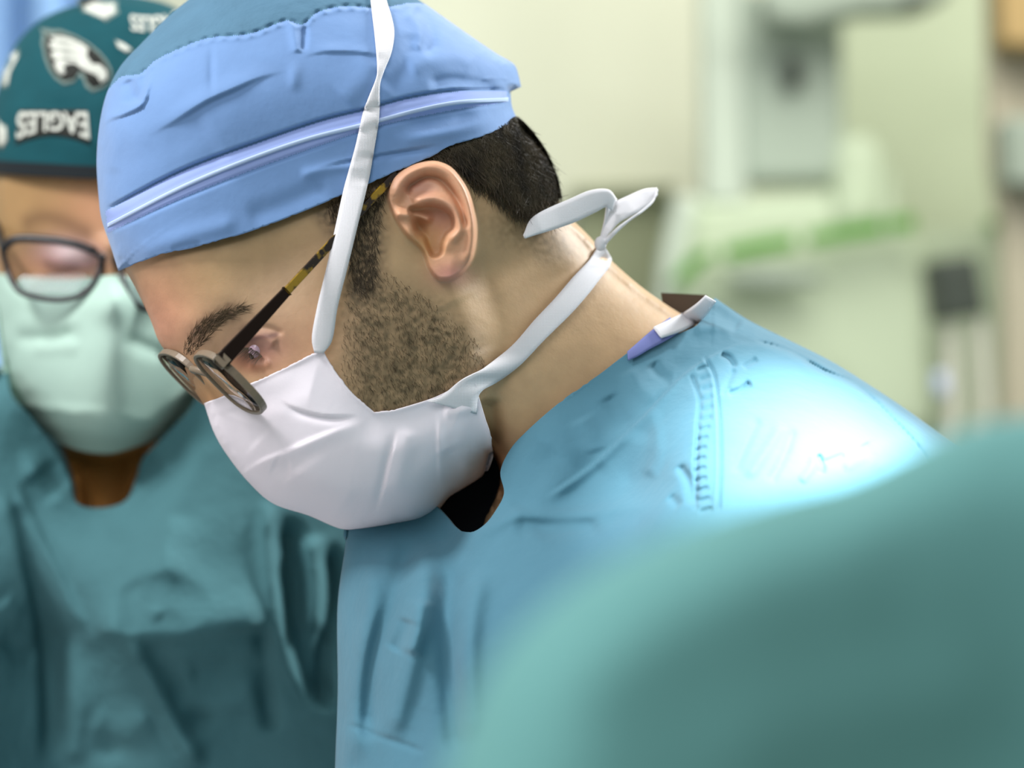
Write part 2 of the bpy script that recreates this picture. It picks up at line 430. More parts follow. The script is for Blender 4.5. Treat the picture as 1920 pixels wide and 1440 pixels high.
def ear(q):
    h = np.zeros(len(q)); sel = ((q > [690, 270]) & (q < [930, 560])).all(1)
    if not sel.any(): return h
    p = q[sel]; d, _, _ = dist(p, EAR); ins = inside(p, EAR)
    ramp = sm(p[:, 0]*.93+p[:, 1]*-.16, 640, 800)              # grows from the front towards the rim behind
    a = (5+11*ramp)*sm(np.where(ins, d, -d), -3.0, 7)
    lobe = sm(p[:, 1], 470, 515)
    rim = [(752,385),(744,362),(752,341),(772,322),(796,313),(822,314),(844,326),(862,348),(874,376),(881,404),(884,434),(883,462),(877,486),(864,504)]
    a += fold(p, rim, 8.0, 3.8, 'g', .1)
    a += fold(p, [(770,372),(766,352),(780,341),(802,332),(824,337),(845,357),(861,381),(869,405),(874,432)], 4.2, -4.4, 'g', .1)
    a += fold(p, [(750,390),(758,376),(766,366)], 8, -1.2)
    a += blob(p, 782, 352, 17, 12, -2.2, -20)
    a += fold(p, [(770,381),(790,374),(815,371),(838,379),(854,394),(862,414),(862,432),(850,446),(838,456)], 6.5, 3.6, 'g', .12)
    CON = spl([(768,392),(784,388),(806,384),(832,390),(848,405),(850,426),(838,440),(832,456),(826,476),(812,480),(802,462),(794,442),(780,432),(774,412)], True, 4)
    a -= 9.0*region(p, CON, 12)
    a -= blob(p, 786, 428, 8, 13, 6.5, -25)
    a += fold(p, [(734,398),(756,402),(780,404),(800,410),(815,414)], 6.5, 5.0, 'g', .2)
    a += blob(p, 771, 432, 9, 16, 3.6, -28)                    # tragus
    a += blob(p, 838, 458, 10, 10, 2.0)
    a += blob(p, 845, 495, 24, 18, 1.5)
    a *= 1
    h[sel] = a
    return h
def face(q):
    h = -14*(1-region(q, JAW, 76))*sm(q[:, 1]+.5*q[:, 0], 850, 1000)
    h += blob(q, 372, 628, 46, 26, 2.6, 28)                    # brow
    h += blob(q, 478, 660, 34, 26, -5.5, 40)                   # eye socket
    h += blob(q, 505, 715, 46, 30, 2.2, 30) + blob(q, 585, 610, 60, 50, 2.0)
    h += blob(q, 530, 500, 70, 60, -2.2)
    h += fold(q, [(456,640),(478,632),(500,636),(516,650)], 7, 2.4)
    h += fold(q, [(448,624),(476,612),(508,616),(534,628)], 4, -1.4)
    h += fold(q, [(466,682),(490,686),(510,676)], 6, 1.2)
    h += blob(q, 700, 690, 90, 70, 2.5, -20)
    h += fold(q, [(915,500),(950,600),(975,720),(985,860)], 34, 2.6)     # neck tendon
    h += fold(q, [(850,560),(880,620),(900,670)], 26, -1.5)
    h += fold(q, [(912,745),(922,800),(930,870)], 12, -9)
    return h + ear(q)
SKIN = spl([(236,508,1),(252,536),(268,568),(284,604),(296,636),(310,658),(330,676),(350,705),(366,734),(390,772),(405,815),(425,850),(455,884),(500,905),(545,930),(600,945),(650,965),(720,966),
    (780,950),(830,915),(868,880),(890,850),(905,835),(928,860),(938,890),(930,930),(905,985),(885,1080),(950,1195),(1200,1240),(1390,1040),(1435,820),(1390,680),(1306,606),(1250,570),(1200,534),(1150,490),(1100,436),(1066,402),(1050,378),
    (1038,345),(1018,305),(992,270),(958,236),(945,180),(925,120),(870,74),(785,18),(700,-38),(600,-58),(490,-48),(400,-14),(340,30),(285,80),(242,130),(214,180),(200,235),(193,300),(197,370),(203,410),(218,455)], True, 7)
COVER = spl([(150,520),(236,512),(320,480),(450,446),(600,390),(700,345),(800,303),(960,235),(1060,100),(900,-150),(200,-150)], True, 12)
MASKP = [(382,756,1),(416,744),(450,728),(482,714),(529,692),(560,677),(585,664,1),(607,660,1),(626,692),(660,736),(702,773,1),(735,770),(766,762),(822,743),(860,722),(890,702,1),
    (897,737,1),(910,782),(922,823),(922,854),(907,889),(872,914),(843,932),(822,956),(791,973),(735,984),(672,992),(641,992),(579,967),(510,943),(463,901),(422,848),(401,811)]
MASKO = spl(MASKP, True, 5)
def softmin(a, b, k=7.0): return -k*np.log(np.exp(-np.minimum(a, 300)/k)+np.exp(-np.minimum(b, 300)/k)+1e-30)
def skin_front(q):
    d = dist(q, SKIN)[0]
    h0 = head(q)-mid1(q); h = np.where(d < 300, np.maximum(softmin(h0, 11*np.sqrt(np.maximum(d, 0))), 0), h0)*sm(d, -1, 6)
    inm = np.where(inside(q, MASKO), dist(q, MASKO)[0], 0)
    h = h - 2.2*region(q, COVER, 16)*(h > 6) - np.minimum(9*sm(inm, 0, 70), h*.5)
    ff = face(q)
    hp = np.maximum(h, 0); ff = np.where(ff < 0, ff*hp/(hp+22), ff); return mid1(q)+np.maximum(h, 0)+ff*sm(d, 0, 22)
def skin_back(q):
    d = dist(q, SKIN)[0]
    h0 = head(q)-mid1(q); h = np.where(d < 300, np.maximum(softmin(h0, 11*np.sqrt(np.maximum(d, 0))), 0), h0)*sm(d, -1, 6)
    ff = -14*(1-region(q, JAW, 76))*sm(q[:, 1]+.5*q[:, 0], 850, 1000)+blob(q, 478, 660, 34, 26, -5.5, 40)
    h = np.maximum(h-2, 0); return mid1(q)-h-np.where(ff < 0, ff*h/(h+22), ff)*sm(d, 0, 30)

def skin_tint(q):
    c = np.tile(np.array(srgb(186, 156, 118)), (len(q), 1))
    def mixc(w, col):
        nonlocal c
        w = np.clip(w, 0, 1)[:, None]; c = c*(1-w)+np.array(srgb(*col))*w
    n = np.array([noise.noise((x/9, y/9, 0)) for x, y in q]); n2 = np.array([noise.noise((x/26, y/26, 5)) for x, y in q])
    mixc(blob(q, 290, 600, 60, 80, .75), (206, 140, 116))      # forehead flush
    mixc(blob(q, 520, 560, 80, 80, .5), (182, 150, 124))
    mixc(blob(q, 560, 650, 60, 50, .45), (196, 142, 112))
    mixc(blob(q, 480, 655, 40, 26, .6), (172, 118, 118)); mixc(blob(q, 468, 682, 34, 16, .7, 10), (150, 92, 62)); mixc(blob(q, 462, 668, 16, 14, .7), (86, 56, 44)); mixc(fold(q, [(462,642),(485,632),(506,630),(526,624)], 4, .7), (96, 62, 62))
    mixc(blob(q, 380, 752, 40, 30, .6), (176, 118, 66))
    mixc(blob(q, 935, 880, 16, 50, .7), (150, 84, 44))  # orange reflected glow on the throat, put into the skin colour
    mixc(blob(q, 1020, 620, 150, 120, .4), (206, 170, 132))
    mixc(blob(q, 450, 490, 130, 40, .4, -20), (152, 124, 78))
    e = region(q, spl([tuple(p) for p in EAR[::4]], True, 6), 10)
    mixc(e*.8, (214, 160, 128)); mixc(blob(q, 845, 515, 26, 16, .5), (214, 140, 140)); mixc(blob(q, 786, 350, 24, 14, .4)+blob(q, 822, 405, 20, 16, .4), (186, 132, 132))
    mixc(blob(q, 800, 455, 26, 26, .6)*e, (160, 122, 56))
    # brow
    b = fold(q, [(352,652),(372,622),(400,600),(436,584),(470,576)], 15, 1, 'g', .25)
    mixc(b*(.72+.5*n), (74, 52, 40))
    # beard shadow, sideburn, cropped hair
    beard = region(q, spl([(640,520),(700,520),(760,540),(820,570),(870,610),(905,660),(915,700),(880,730),(800,790),(700,800),(655,740),(650,660),(640,590)], True, 10), 90)
    mixc(beard*(.74+.5*n+.3*n2), (98, 84, 60))
    side = region(q, spl([(590,400),(700,340),(735,330),(722,380),(722,430),(720,480),(715,530),(690,560),(655,550),(648,480),(610,430)], True, 8), 46)
    mixc(side*(.72+.5*n), (66, 54, 38))
    h = region(q, spl([(600,300),(800,280),(850,305),(880,335),(912,345),(940,362),(958,392),(990,402),(1030,385),(1090,360),(1100,200),(600,100)], True, 8), 40)
    mixc(h*(.9+.3*n), (42, 36, 28))
    mixc((blob(q, 990, 430, 60, 34, .55, 25)+blob(q, 1040, 450, 70, 26, .2, 35))*(1+.8*n), (112, 92, 62))
    c *= (1+.06*n2+.03*n)[:, None]
    return np.clip(c, 0, 1)

FINE = [(spl([(700,280),(920,280),(920,550),(700,550)], True, 40), 2.6), (spl([(420,590),(560,590),(560,710),(420,710)], True, 40), 2.6)]
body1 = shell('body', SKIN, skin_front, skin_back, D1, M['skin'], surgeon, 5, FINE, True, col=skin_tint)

# eye: ball between the lids
def ball(name, px, py, h, r, D, m, parent, sq=(1, 1, 1), seg=24):
    c = at(px, py, D-h/1000); V = []; F = []
    for i in range(seg//2+1):
        th = math.pi*i/(seg//2)
        for j in range(seg):
            ph = 2*math.pi*j/seg
            V.append((c[0]+r/1000*sq[0]*math.sin(th)*math.cos(ph), c[1]-r/1000*sq[1]*math.cos(th), c[2]+r/1000*sq[2]*math.sin(th)*math.sin(ph)))
    for i in range(seg//2):
        for j in range(seg):
            F.append((i*seg+j, i*seg+(j+1) % seg, (i+1)*seg+(j+1) % seg, (i+1)*seg+j))
    return make(name, V, F, m, parent, weld=1e-6)
q0 = np.array([[481., 656.]]); he = float(skin_front(q0)[0])
eyeb = ball('eyeball', 481, 656, he-4.6, 5.8, D1, M['eye'], surgeon, (.8, 1, 1))
ball('iris', 474, 664, he-2.4, 3.4, D1, M['iris'], eyeb, (.6, .8, 1))
put(eyeb, surgeon)

# hair: cropped shell plus strands
HAIRO = spl([(800,290),(850,266),(900,250),(945,232),(968,218),(982,228),(1005,254),(1026,285),(1040,318),(1050,350),(1051,372),(1030,372),(1005,380),(975,384),(950,362),(925,345),(900,334),(875,320),(845,300),(825,292)], True, 6)
def hair_front(q):
    d = dist(q, HAIRO)[0]
    lump = np.array([noise.noise((x/10, y/22, 3)) for x, y in q])
    return head(q)+np.minimum(2.6, d*.16)+lump*1.0+.5
hair = shell('hair', HAIRO, hair_front, lambda q: 2*mid1(q)-head(q)-1.5, D1, M['scalp'], surgeon, 5, closed=True)

def grow(region_poly, n, hfun, D, ang, spread, length, lift, rad, off=0.0, extra=None, soft=0):
    mn, mx = region_poly.min(0), region_poly.max(0)
    p = RNG.uniform(mn, mx, (n*3, 2)); p = p[inside(p, region_poly)][:n]
    if extra is not None: p = p[RNG.random(len(p)) < extra(p)]
    h = hfun(p)+off; R = at(p[:, 0], p[:, 1], D-h/1000)
    a = np.radians((ang(p) if callable(ang) else ang)+RNG.normal(0, spread, len(p)))
    dr = 3.0; p2 = p+np.stack([np.cos(a), np.sin(a)], 1)*dr
    h2 = hfun(p2)+off; T2 = at(p2[:, 0], p2[:, 1], D-h2/1000)
    dirs = T2-R; dirs /= np.maximum(np.linalg.norm(dirs, axis=1), 1e-9)[:, None]
    dirs[:, 1] -= lift; ln = length*RNG.uniform(.6, 1.2, len(p))/1000
    return strands(R, dirs, ln, rad*np.ones(len(p)))
parts = []
hs = lambda q: head(q)+3.4
parts.append(grow(HAIRO, 4200, hs, D1, lambda p: 62+(p[:, 0]-900)*.10, 20, 9, .14, .00022, 0))
neckline_hair = spl([(850,292),(905,330),(940,350),(965,385),(1000,392),(1045,372),(1058,395),(1040,420),(990,415),(955,400),(925,372),(880,345)], True, 8)
parts.append(grow(neckline_hair, 1300, hs, D1, 80, 22, 6, .05, .00016, -3))
SB = spl([(610,388),(690,345),(724,345),(716,380),(712,430),(708,480),(705,520),(692,548),(668,545),(655,500),(650,460),(640,420)], True, 8)

v, f = grow(SB, 1000, skin_front, D1, 82, 20, 5.5, .05, .00013)
make('sideburn', v, f, M['sideburn'], surgeon)
VV = []; FF = []; k = 0
for v, f in parts: VV.append(v); FF.append(f+k); k += len(v)
make('strands', np.concatenate(VV), np.concatenate(FF), M['hair'], hair)
BEARD = spl([(655,520),(700,500),(760,530),(820,570),(870,610),(905,660),(905,700),(880,720),(820,745),(765,765),(705,773),(665,736),(640,700),(645,600)], True, 8)
def bd(p): return .25+.75*region(p, BEARD, 120)*np.clip(.6+1.1*np.array([noise.noise((x/34, y/34, 9)) for x, y in p]), .1, 1)
v, f = grow(BEARD, 3000, skin_front, D1, lambda p: 70+(p[:, 0]-700)*.05, 20, 2.8, .15, .00009, 0, bd)
make('beard', v, f, M['stubble'], surgeon)
BROW = spl([(343,662),(350,636),(368,612),(396,592),(436,576),(470,572),(440,592),(412,610),(394,630),(374,652),(356,668)], True, 6)
v, f = grow(BROW, 420, skin_front, D1, lambda p: -62+(p[:, 0]-350)*.5, 16, 6, .06, .00014)
make('eyebrow', v, f, M['stubble'], surgeon)
lash = np.linspace(0, 1, 46); lp = np.stack([458+34*lash, 652-6*np.sin(lash*math.pi)+16*lash], 1)
hh = skin_front(lp)+1; R0 = at(lp[:, 0], lp[:, 1], D1-hh/1000)
v, f = strands(R0, np.tile([[-.55, -.45, -.6]], (46, 1))+RNG.normal(0, .1, (46, 3)), np.full(46, .007), .00012*np.ones(46))
make('eyelashes', v, f, M['hair'], surgeon)

# ---- surgical cap
CAPO = spl([(222,508,1),(262,492),(300,478),(370,462),(450,440),(520,415),(600,383),(690,345),(740,323),(800,298),(850,272),(900,257),(940,240),(969,222,1),(960,200),(957,172,1),(977,163,1),(972,140),(965,122),(930,100),(880,66),(840,38),(790,3),
    (700,-52),(600,-72),(490,-62),(400,-30),(330,18),(268,78),(225,125),(200,175),(187,230),(181,300),(185,370),(190,410),(205,455)], True, 6)
CAPU = spl([(222,508,1),(205,455),(190,410),(185,370),(181,300),(187,230),(200,175),(225,125),(268,78),(330,18),(400,-30),(490,-62),(600,-72),(700,-52),(790,3),
    (840,38),(880,66),(930,100),(965,122),(972,140),(977,163,1),(957,172,1),(960,200),(969,222,1),(1030,302),(1100,436),(1150,490),(1400,680),(1400,1050),(880,1080),(800,980),(641,992),(510,943),(422,848),(382,756),(300,650),(236,508)], True, 7)
RNDC = Roundness(CAPU, 150)
BL = [(198,393),(342,319),(490,263),(606,224),(690,203),(760,184),(844,170),(951,167)]
ML = [(202,422),(342,350),(454,303),(577,260),(675,235),(784,206),(856,192),(953,186)]
LL = [(202,437),(342,372),(487,314),(613,269),(700,240),(793,218),(870,204),(953,192)]
CROWN = [(228,142),(262,138),(290,114),(306,105),(360,81),(397,70),(469,63),(541,38),(566,46),(595,23),(649,11),(696,14),(736,11),(774,5),(800,8)]
def capfold(q):
    h = np.zeros(len(q))
    h += fold(q, BL, 7, -2.0, 'h', .02)+fold(q, BL, 2.2, -1.3, 'g', .02)
    h += fold(q, ML, 3.0, 1.1, 'g', .02)+fold(q, LL, 2.4, -1.4, 'g', .02)
    h += fold(q, CROWN, 2.6, -2.0, 'g', .02)+fold(q, [(x, y+5) for x, y in CROWN], 4, 1.0, 'g', .02)
    h += fold(q, [(590,318),(640,305),(700,293),(760,283),(839,270)], 6, -1.8, 'h', .3)
    h += fold(q, [(560,330),(590,322),(632,312),(690,305)], 7, 1.4)
    h += fold(q, [(745,238),(800,228),(850,218),(905,208)], 13, -3.2, 'g', .3)
    h += fold(q, [(730,262),(800,254),(870,240),(950,218)], 10, 1.8, 'g', .3)
    # front tuft and folds
    h += fold(q, [(176,256),(202,226),(234,213),(267,195),(278,165),(287,136)], 9, 3.2, 'k', .3)
    h += fold(q, [(236,150),(246,172),(248,196)], 10, -4.5)+fold(q, [(268,128),(270,160),(252,192)], 6, -2.4)
    h += fold(q, [(275,258),(300,240),(326,226),(386,188),(440,164),(487,144),(545,128)], 14, 3.0, 'k', .42)
    h += fold(q, [(397,72),(396,120),(397,190)], 5, -1.2, 'g', .4)+fold(q, [(554,110),(552,150),(546,178)], 8, 1.4, 'g', .45)
    h += fold(q, [(570,45),(571,70),(566,96)], 5, -2.6)+fold(q, [(548,40),(552,66),(560,100)], 7, 2.0)
    h += fold(q, [(560,108),(600,97),(650,96),(704,101),(740,112)], 9, 1.7, 'k', .35)
    h += fold(q, [(186,300),(250,300),(330,262),(400,225)], 26, -1.6)+fold(q, [(230,380),(330,330),(430,290)], 24, -1.4)
    h += fold(q, [(210,200),(212,260),(206,330)], 12, 1.6)
    h += fold(q, [(460,410),(540,380),(620,345)], 14, -1.4)+fold(q, [(250,480),(340,445),(450,415)], 12, 1.5)+fold(q, [(320,470),(350,462),(380,458)], 4, -1)
    h += fold(q, [(776,12),(796,31),(808,60),(808,84),(790,98)], 9, -3.4)+fold(q, [(760,20),(782,40),(790,70),(780,96)], 8, 2.4)
    h += fold(q, [(760,130),(800,112),(850,110),(900,125)], 14, 2.2)
    h += fold(q, [(800,160),(841,150),(870,152),(940,168)], 8, -3.2, 'g')
    h += fold(q, [(800,40),(850,80),(890,112),(950,146)], 16, 1.6, 'g', .4)+fold(q, [(830,120),(880,128),(930,150)], 12, -1.4, 'g', .4)
    C = spl(CROWN, False, 13)
    for i, (x, y) in enumerate(C[::1]):
        h += fold(q, [(x-1, y-5), (x+1, y+9)], 3.2, (.9 if i % 2 else -.8), 'g', .3, False)
    h += fold(q, [(945,118),(962,130),(968,142)], 4, -1.6)
    h += fold(q, [(720,170),(760,120),(775,60)], 16, -2)+fold(q, [(640,190),(680,150),(700,110)], 18, 1.5)
    return h
def cap_front(q):
    d = dist(q, CAPU)[0]; e = RNDC(q, d)
    puff = 9*np.exp(-((q[:, 1]-(150-(q[:, 0]-500)*.12))/120)**2)
    band = 1.2*sm(fold(q, BL, 999, 1, 'g', 0), 0, 1)*0
    return mid1(q)+(T1(q)+4.5+puff)*e+capfold(q)*np.clip(e*1.6, 0, 1)
def cap_back(q):
    return mid1(q)-(T1(q)+8)*RNDC(q)
cap = shell('surgical_cap', CAPO, cap_front, cap_back, D1, M['cap'], surgeon, 3.6, closed=False, t=.0008, rings=(1.2, 3))
# thin crown panel: the faces above the crown seam carry the thinner cloth
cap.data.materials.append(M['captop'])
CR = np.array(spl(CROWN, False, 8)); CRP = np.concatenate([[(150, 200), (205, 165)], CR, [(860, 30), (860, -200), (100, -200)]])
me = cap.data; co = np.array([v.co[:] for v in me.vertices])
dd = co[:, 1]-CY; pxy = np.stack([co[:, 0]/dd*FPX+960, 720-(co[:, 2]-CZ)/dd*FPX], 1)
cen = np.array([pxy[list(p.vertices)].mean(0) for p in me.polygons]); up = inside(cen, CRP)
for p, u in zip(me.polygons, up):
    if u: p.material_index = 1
cap.data.materials.append(M['capband'])
BP = np.concatenate([spl(BL, False, 6)+[0, 3], (spl(LL, False, 6)-[0, 1])[::-1]])
for p, u in zip(me.polygons, inside(cen, BP)):
    if u: p.material_index = 2
# piping along the band
pip = spl(ML, False, 5); a = np.array(pip)
ribbon('piping', a+[0, -3.2], a+[0, 4.6], D1, M['pipe'], cap, lambda q: cap_front(q)+.35, n=140, m=3, t=.0004, bow=.4, smooth=False)

# ---- face mask
RNDM = RND1
def maskfold(q):
    h = fold(q, [(520,748),(545,764),(579,776),(620,783),(675,782)], 7, -2.2, 'h', .35)
    h += fold(q, [(430,905),(494,864),(540,846),(585,826),(630,808),(690,788)], 12, 2.2, 'h', .45)
    h += fold(q, [(510,872),(530,880),(545,880)], 12, -1.6)
    h += fold(q, [(747,798),(730,860),(716,920),(700,975)], 7, -1.6, 'h', .35)+fold(q, [(770,800),(752,870),(738,930)], 12, 1.2)
    h += fold(q, [(822,770),(823,850),(824,935)], 7, 1.2, 'k', .35)
    h += fold(q, [(835,840),(852,880),(850,925)], 14, -2.4)+fold(q, [(880,870),(868,905)], 12, 1.4)
    h += fold(q, [(830,778),(870,768),(905,760)], 7, 1.2)+fold(q, [(440,760),(450,790),(490,830)], 20, -1.4)
    h += fold(q, [(560,870),(600,920),(650,960)], 26, 1.5)
    return h
def mask_front(q):
    d = dist(q, MASKO)[0]; e = RND1(q)
    ed = sm(d, 0, 80)
    top = mid1(q)+np.maximum(T1(q)*e, 0)+(face(q)-ear(q))*sm(q[:, 0], 850, 740)*sm(d, 60, 0)*sm(e, .1, .5)
    hem = .8*np.exp(-(d/5)**2)
    return top+1.4+(5*ed+maskfold(q)*sm(d, 2, 25)+hem)*np.clip(e*1.4, 0, 1)
mask = shell('face_mask', MASKO, mask_front, lambda q: 2*mid1(q)-mask_front(q)-1, D1, M['mask'], surgeon, 4, closed=False, t=.0008)
sk = lambda q: np.maximum(head(q), skin_front(q))+1.6
capt = lambda q: cap_front(q)+1.2
def overhead(q):   # tape lies on the cap, then runs straight down to the mask corner
    h = np.where(q[:, 1] < 370, cap_front(q)+1.6, 0); a = cap_front(np.array([[665., 345.]]))[0]+2.2; b = mask_front(np.array([[600., 668.]]))[0]+1.2
    t = np.clip((q[:, 1]-345)/(660-345), 0, 1); line = a*(1-t)+b*t+7*np.sin(t*math.pi)
    return np.where(q[:, 1] < 345, cap_front(q)+1.6, np.maximum(line, skin_front(q)+.8))
ribbon('strap', [(690,-60),(693,-30),(695,0),(703,72),(707,125),(706,144),(683,204),(666,275),(647,345),(630,422),(613,500),(594,580),(585,637),(590,662)],
       [(715,-60),(722,-30),(724,0),(733,29),(739,62),(733,101),(719,134),(712,156),(711,216),(702,275),(690,343),(671,422),(652,500),(633,576),(621,642),(606,662)], D1, M['tape'], mask, overhead, n=110)
def lowtape(q): return 1.5*sm(q[:, 0], 1050, 1120)+np.maximum(skin_front(q), head(q)-8*(1-region(q, JAW, 60)))+2.0+2.2*sm(q[:, 0], 960, 900)
ribbon('strap', [(800,752),(826,743),(865,713),(904,692),(959,649),(1002,600),(1040,560),(1075,519),(1110,481),(1122,456)],
       [(893,776),(897,742),(905,732),(926,720),(975,684),(1020,638),(1081,577),(1122,527),(1146,489),(1131,458)], D1, M['tape'], mask, lowtape, n=80)
kn = head(np.array([[1110., 470.]]))[0]+4
# bow behind the neck
ribbon('bow_tail', [(1155,372),(1142,356),(1110,356),(1070,372),(996,410),(981,442)], [(1147,396),(1136,388),(1116,398),(1074,418),(1030,433),(984,447)], D1, M['tape'], mask,
       [kn+2, kn+8, kn+14, kn+20, kn+27, kn+32], n=50)
ribbon('bow_tail', [(1138,384),(1132,420),(1122,452)], [(1156,372),(1146,420),(1128,456)], D1, M['tape'], mask, [kn+2, kn+1, kn], [kn-5, kn-4, kn], n=30)
ribbon('bow_loop', [(1124,456),(1134,420),(1148,384),(1177,368),(1209,355),(1232,353)], [(1130,452),(1144,436),(1160,418),(1192,400),(1216,386),(1232,366)], D1, M['tape'], mask,
       [kn, kn, kn-2, kn-6, kn-12, kn-16], [kn, kn+3, kn+2, kn-2, kn-8, kn-14], n=50)
ribbon('bow_loop', [(1128,456),(1154,430),(1182,410),(1205,394),(1226,374),(1233,355)], [(1134,460),(1154,438),(1177,416),(1205,396),(1224,378),(1232,358)], D1, M['tape'], mask,
       [kn+1, kn+5, kn+5, kn+3, kn-4, kn-15], n=50)
ball('knot', 1126, 457, kn+1, 3.2, D1, M['tape'], mask, (1, .8, 1.2), 14)

# ---- gown of the surgeon
ZB = 6200
UG = spl([(1066,402),(1100,436),(1150,490),(1200,534),(1250,568),(1300,580),(1340,558,1),(1400,598),(1480,638),(1560,678),(1640,728),(1700,768),(1760,812),(1850,880),(1990,1010),(2080,1200),(2120,1500),(2140,2500),(2140,ZB,1),(640,ZB,1),(600,2500),(628,1440),(633,1298),(633,1131),(645,1040),(660,960),(700,860),(760,700),(900,500)], True, 14)
RNDG = Roundness(UG, 190, 16)
TG = Relief([(690,985,14),(780,985,20),(840,1010,40),(760,1050,50),(660,1060,40),(1200,640,62),(1320,600,60),(1120,705,64),(1000,810,66),(940,900,64),(880,1010,66),(1270,690,72),(1150,800,74),(1050,900,80),(1000,960,84),(1180,900,92),(1110,980,100),
    (1330,740,112),(1318,800,132),(1290,880,146),(1240,980,154),(1380,690,96),(1500,780,140),(1600,760,135),(1650,850,150),(1480,900,160),(1380,850,150),
    (1150,1050,140),(1250,1080,168),(1020,1060,110),(1000,1250,140),(750,1100,80),(750,1350,92),(900,1150,108),(1250,1300,190),(1700,1100,190),(1950,1300,190),(1400,1600,200),(1000,1600,160),(700,1600,110),
    (1400,3000,190),(1900,3000,190),(800,3000,150),(1400,6000,190),(1900,6000,190),(800,6000,150)])
def gownfold(q):
    h = np.zeros(len(q))
    h += fold(q, [(1412,637),(1350,662),(1287,701),(1200,790),(1103,880),(1017,939)], 9, 3.0, 'k', .12)       # yoke seam
    h += fold(q, [(1412,638),(1477,655),(1547,695),(1602,717),(1667,777),(1726,842),(1760,900)], 3.2, -6.0, 'v', .06)+fold(q, [(1500,672),(1547,697),(1602,720),(1650,760)], 4, -5)
    h += fold(q, [(1412,646),(1477,664),(1547,704),(1602,727),(1660,787),(1718,850)], 7, 2.2, 'g', .06)
    S1 = [(1320,668),(1338,700),(1346,750),(1350,804),(1351,885),(1347,960)]; S2 = [(1296,700),(1312,750),(1309,793),(1306,858),(1304,960)]
    h += fold(q, S1, 2.4, -3.0, 'g', .04)+fold(q, [(x-7, y) for x, y in S1], 3, 1.3, 'g', .04)+fold(q, S2, 3, -2.8, 'g', .04)
    for i in range(15):                                                                                    # puckers between the seam rows
        y = 690+i*19; x = 1318+7*math.sin(i*.5); h += fold(q, [(x-14, y+5), (x+2, y), (x+16, y-5)], 3.2, -2.6, 'g', .3, False)
    for ln, wd, am in [([(1363,739),(1385,733),(1409,716)], 5, -5.8), ([(1350,662),(1369,673),(1378,690)], 4, -4.4), ([(1392,690),(1420,672)], 3.5, -3.1), ([(1378,690),(1366,715),(1356,745)], 4, -2.4),
        ([(1531,852),(1542,870),(1540,890)], 4, -4.4), ([(1545,868),(1585,852)], 4, -2.4), ([(1400,900),(1440,840),(1470,790)], 8, 2.7), ([(1440,910),(1468,860),(1490,800)], 6, -2.4), ([(1375,890),(1400,830),(1425,780)], 7, -2.4),
        ([(1500,905),(1520,880),(1530,850)], 6, 2.4), ([(1270,870),(1290,900),(1300,950)], 7, -4.1), ([(1255,930),(1275,950)], 7, -2.7), ([(1620,830),(1640,870)], 8, -2.7), ([(1580,880),(1620,860),(1660,880)], 8, 2.4),
        ([(1180,690),(1200,730),(1230,750)], 12, 2.8), ([(1220,680),(1240,705),(1262,712)], 8, -2.6), ([(1140,740),(1160,775),(1180,800)], 12, -2.2), ([(1090,780),(1110,820),(1120,850)], 14, 1.8),
        ([(1336,572),(1360,590),(1390,612)], 11, -9), ([(1300,620),(1340,612),(1380,625)], 8, 2.6),
        ([(876,1015),(920,988),(973,966),(1030,968),(1090,966),(1160,955),(1220,945)], 10, 3.2), ([(960,985),(1050,990),(1130,985)], 14, -2.8), ([(1050,840),(1000,900),(965,960)], 24, -2.6),
        ([(1220,760),(1232,840),(1215,900)], 10, 2.0), ([(1190,800),(1160,900),(1100,1000)], 30, 3.0), ([(1130,860),(1060,940),(1000,1010)], 24, -3),
        ([(700,1040),(690,1150),(668,1300),(664,1440)], 15, 7.0), ([(770,1000),(735,1130),(700,1250),(690,1400)], 14, -8.0), ([(800,1010),(795,1110),(770,1240),(730,1400)], 16, 8.0),
        ([(768,1160),(756,1190),(738,1222)], 10, -6.0), ([(790,1120),(780,1180),(765,1230)], 14, 5), ([(850,1040),(840,1150),(845,1290),(860,1440)], 16, -9.0), ([(900,1060),(880,1200),(885,1400)], 16, 7), ([(637,1358),(668,1364),(700,1377),(745,1392),(800,1412)], 4, -1.8, )]:
        h += fold(q, ln, wd, am)
    return h
def gown_front(q):
    e = RNDG(q); g = mid1(q)+TG(q)*e
    f = sm(q[:, 1], 5200, 1500)
    n = np.maximum(head(q)-3, skin_front_fast(q)+2.2)
    return np.maximum(g, np.where((q[:, 1] < 1060) & (q[:, 0] > 850) & inside(q, U_HEAD), n, -1e3))+gownfold(q)*np.clip(e*2, 0, 1)
def skin_front_fast(q):
    r = np.full(len(q), -1e3); s = (q[:, 1] < 1240) & (q[:, 0] < 1460)
    if s.any(): 
        z = q[s]; v = skin_front(z); v[~inside(z, SKIN)] = -1e3; r[s] = v
    return r
def gown_back(q):
    e = RNDG(q); return mid1(q)-TG(q)*e*.95-2
NECKL = [(1340,558,1),(1326,580),(1306,610),(1262,628),(1201,646),(1160,674),(1125,701),(1060,746),(990,806),(957,842),(938,885),(945,925),(930,956),(908,984),(882,998),(856,990),(836,968),(812,945)]
GO = spl(NECKL+[(760,930),(700,920),(660,960),(645,1040),(633,1131),(633,1298),(628,1440),(600,2500),(640,ZB,1),(2140,ZB,1),(2140,2500),(2120,1500),(2080,1200),(1990,1010),(1850,880),(1760,812),(1700,768),(1640,728),(1560,678),(1480,638),(1400,598)], True, 8)
gown1 = shell('surgical_gown', GO, gown_front, gown_back, D1, M['gown'], surgeon, 5, [(spl([(1240,600),(1740,640),(1740,980),(1240,980)], True, 60), 3.2)], False, t=.0015, rings=(1.5, 4))
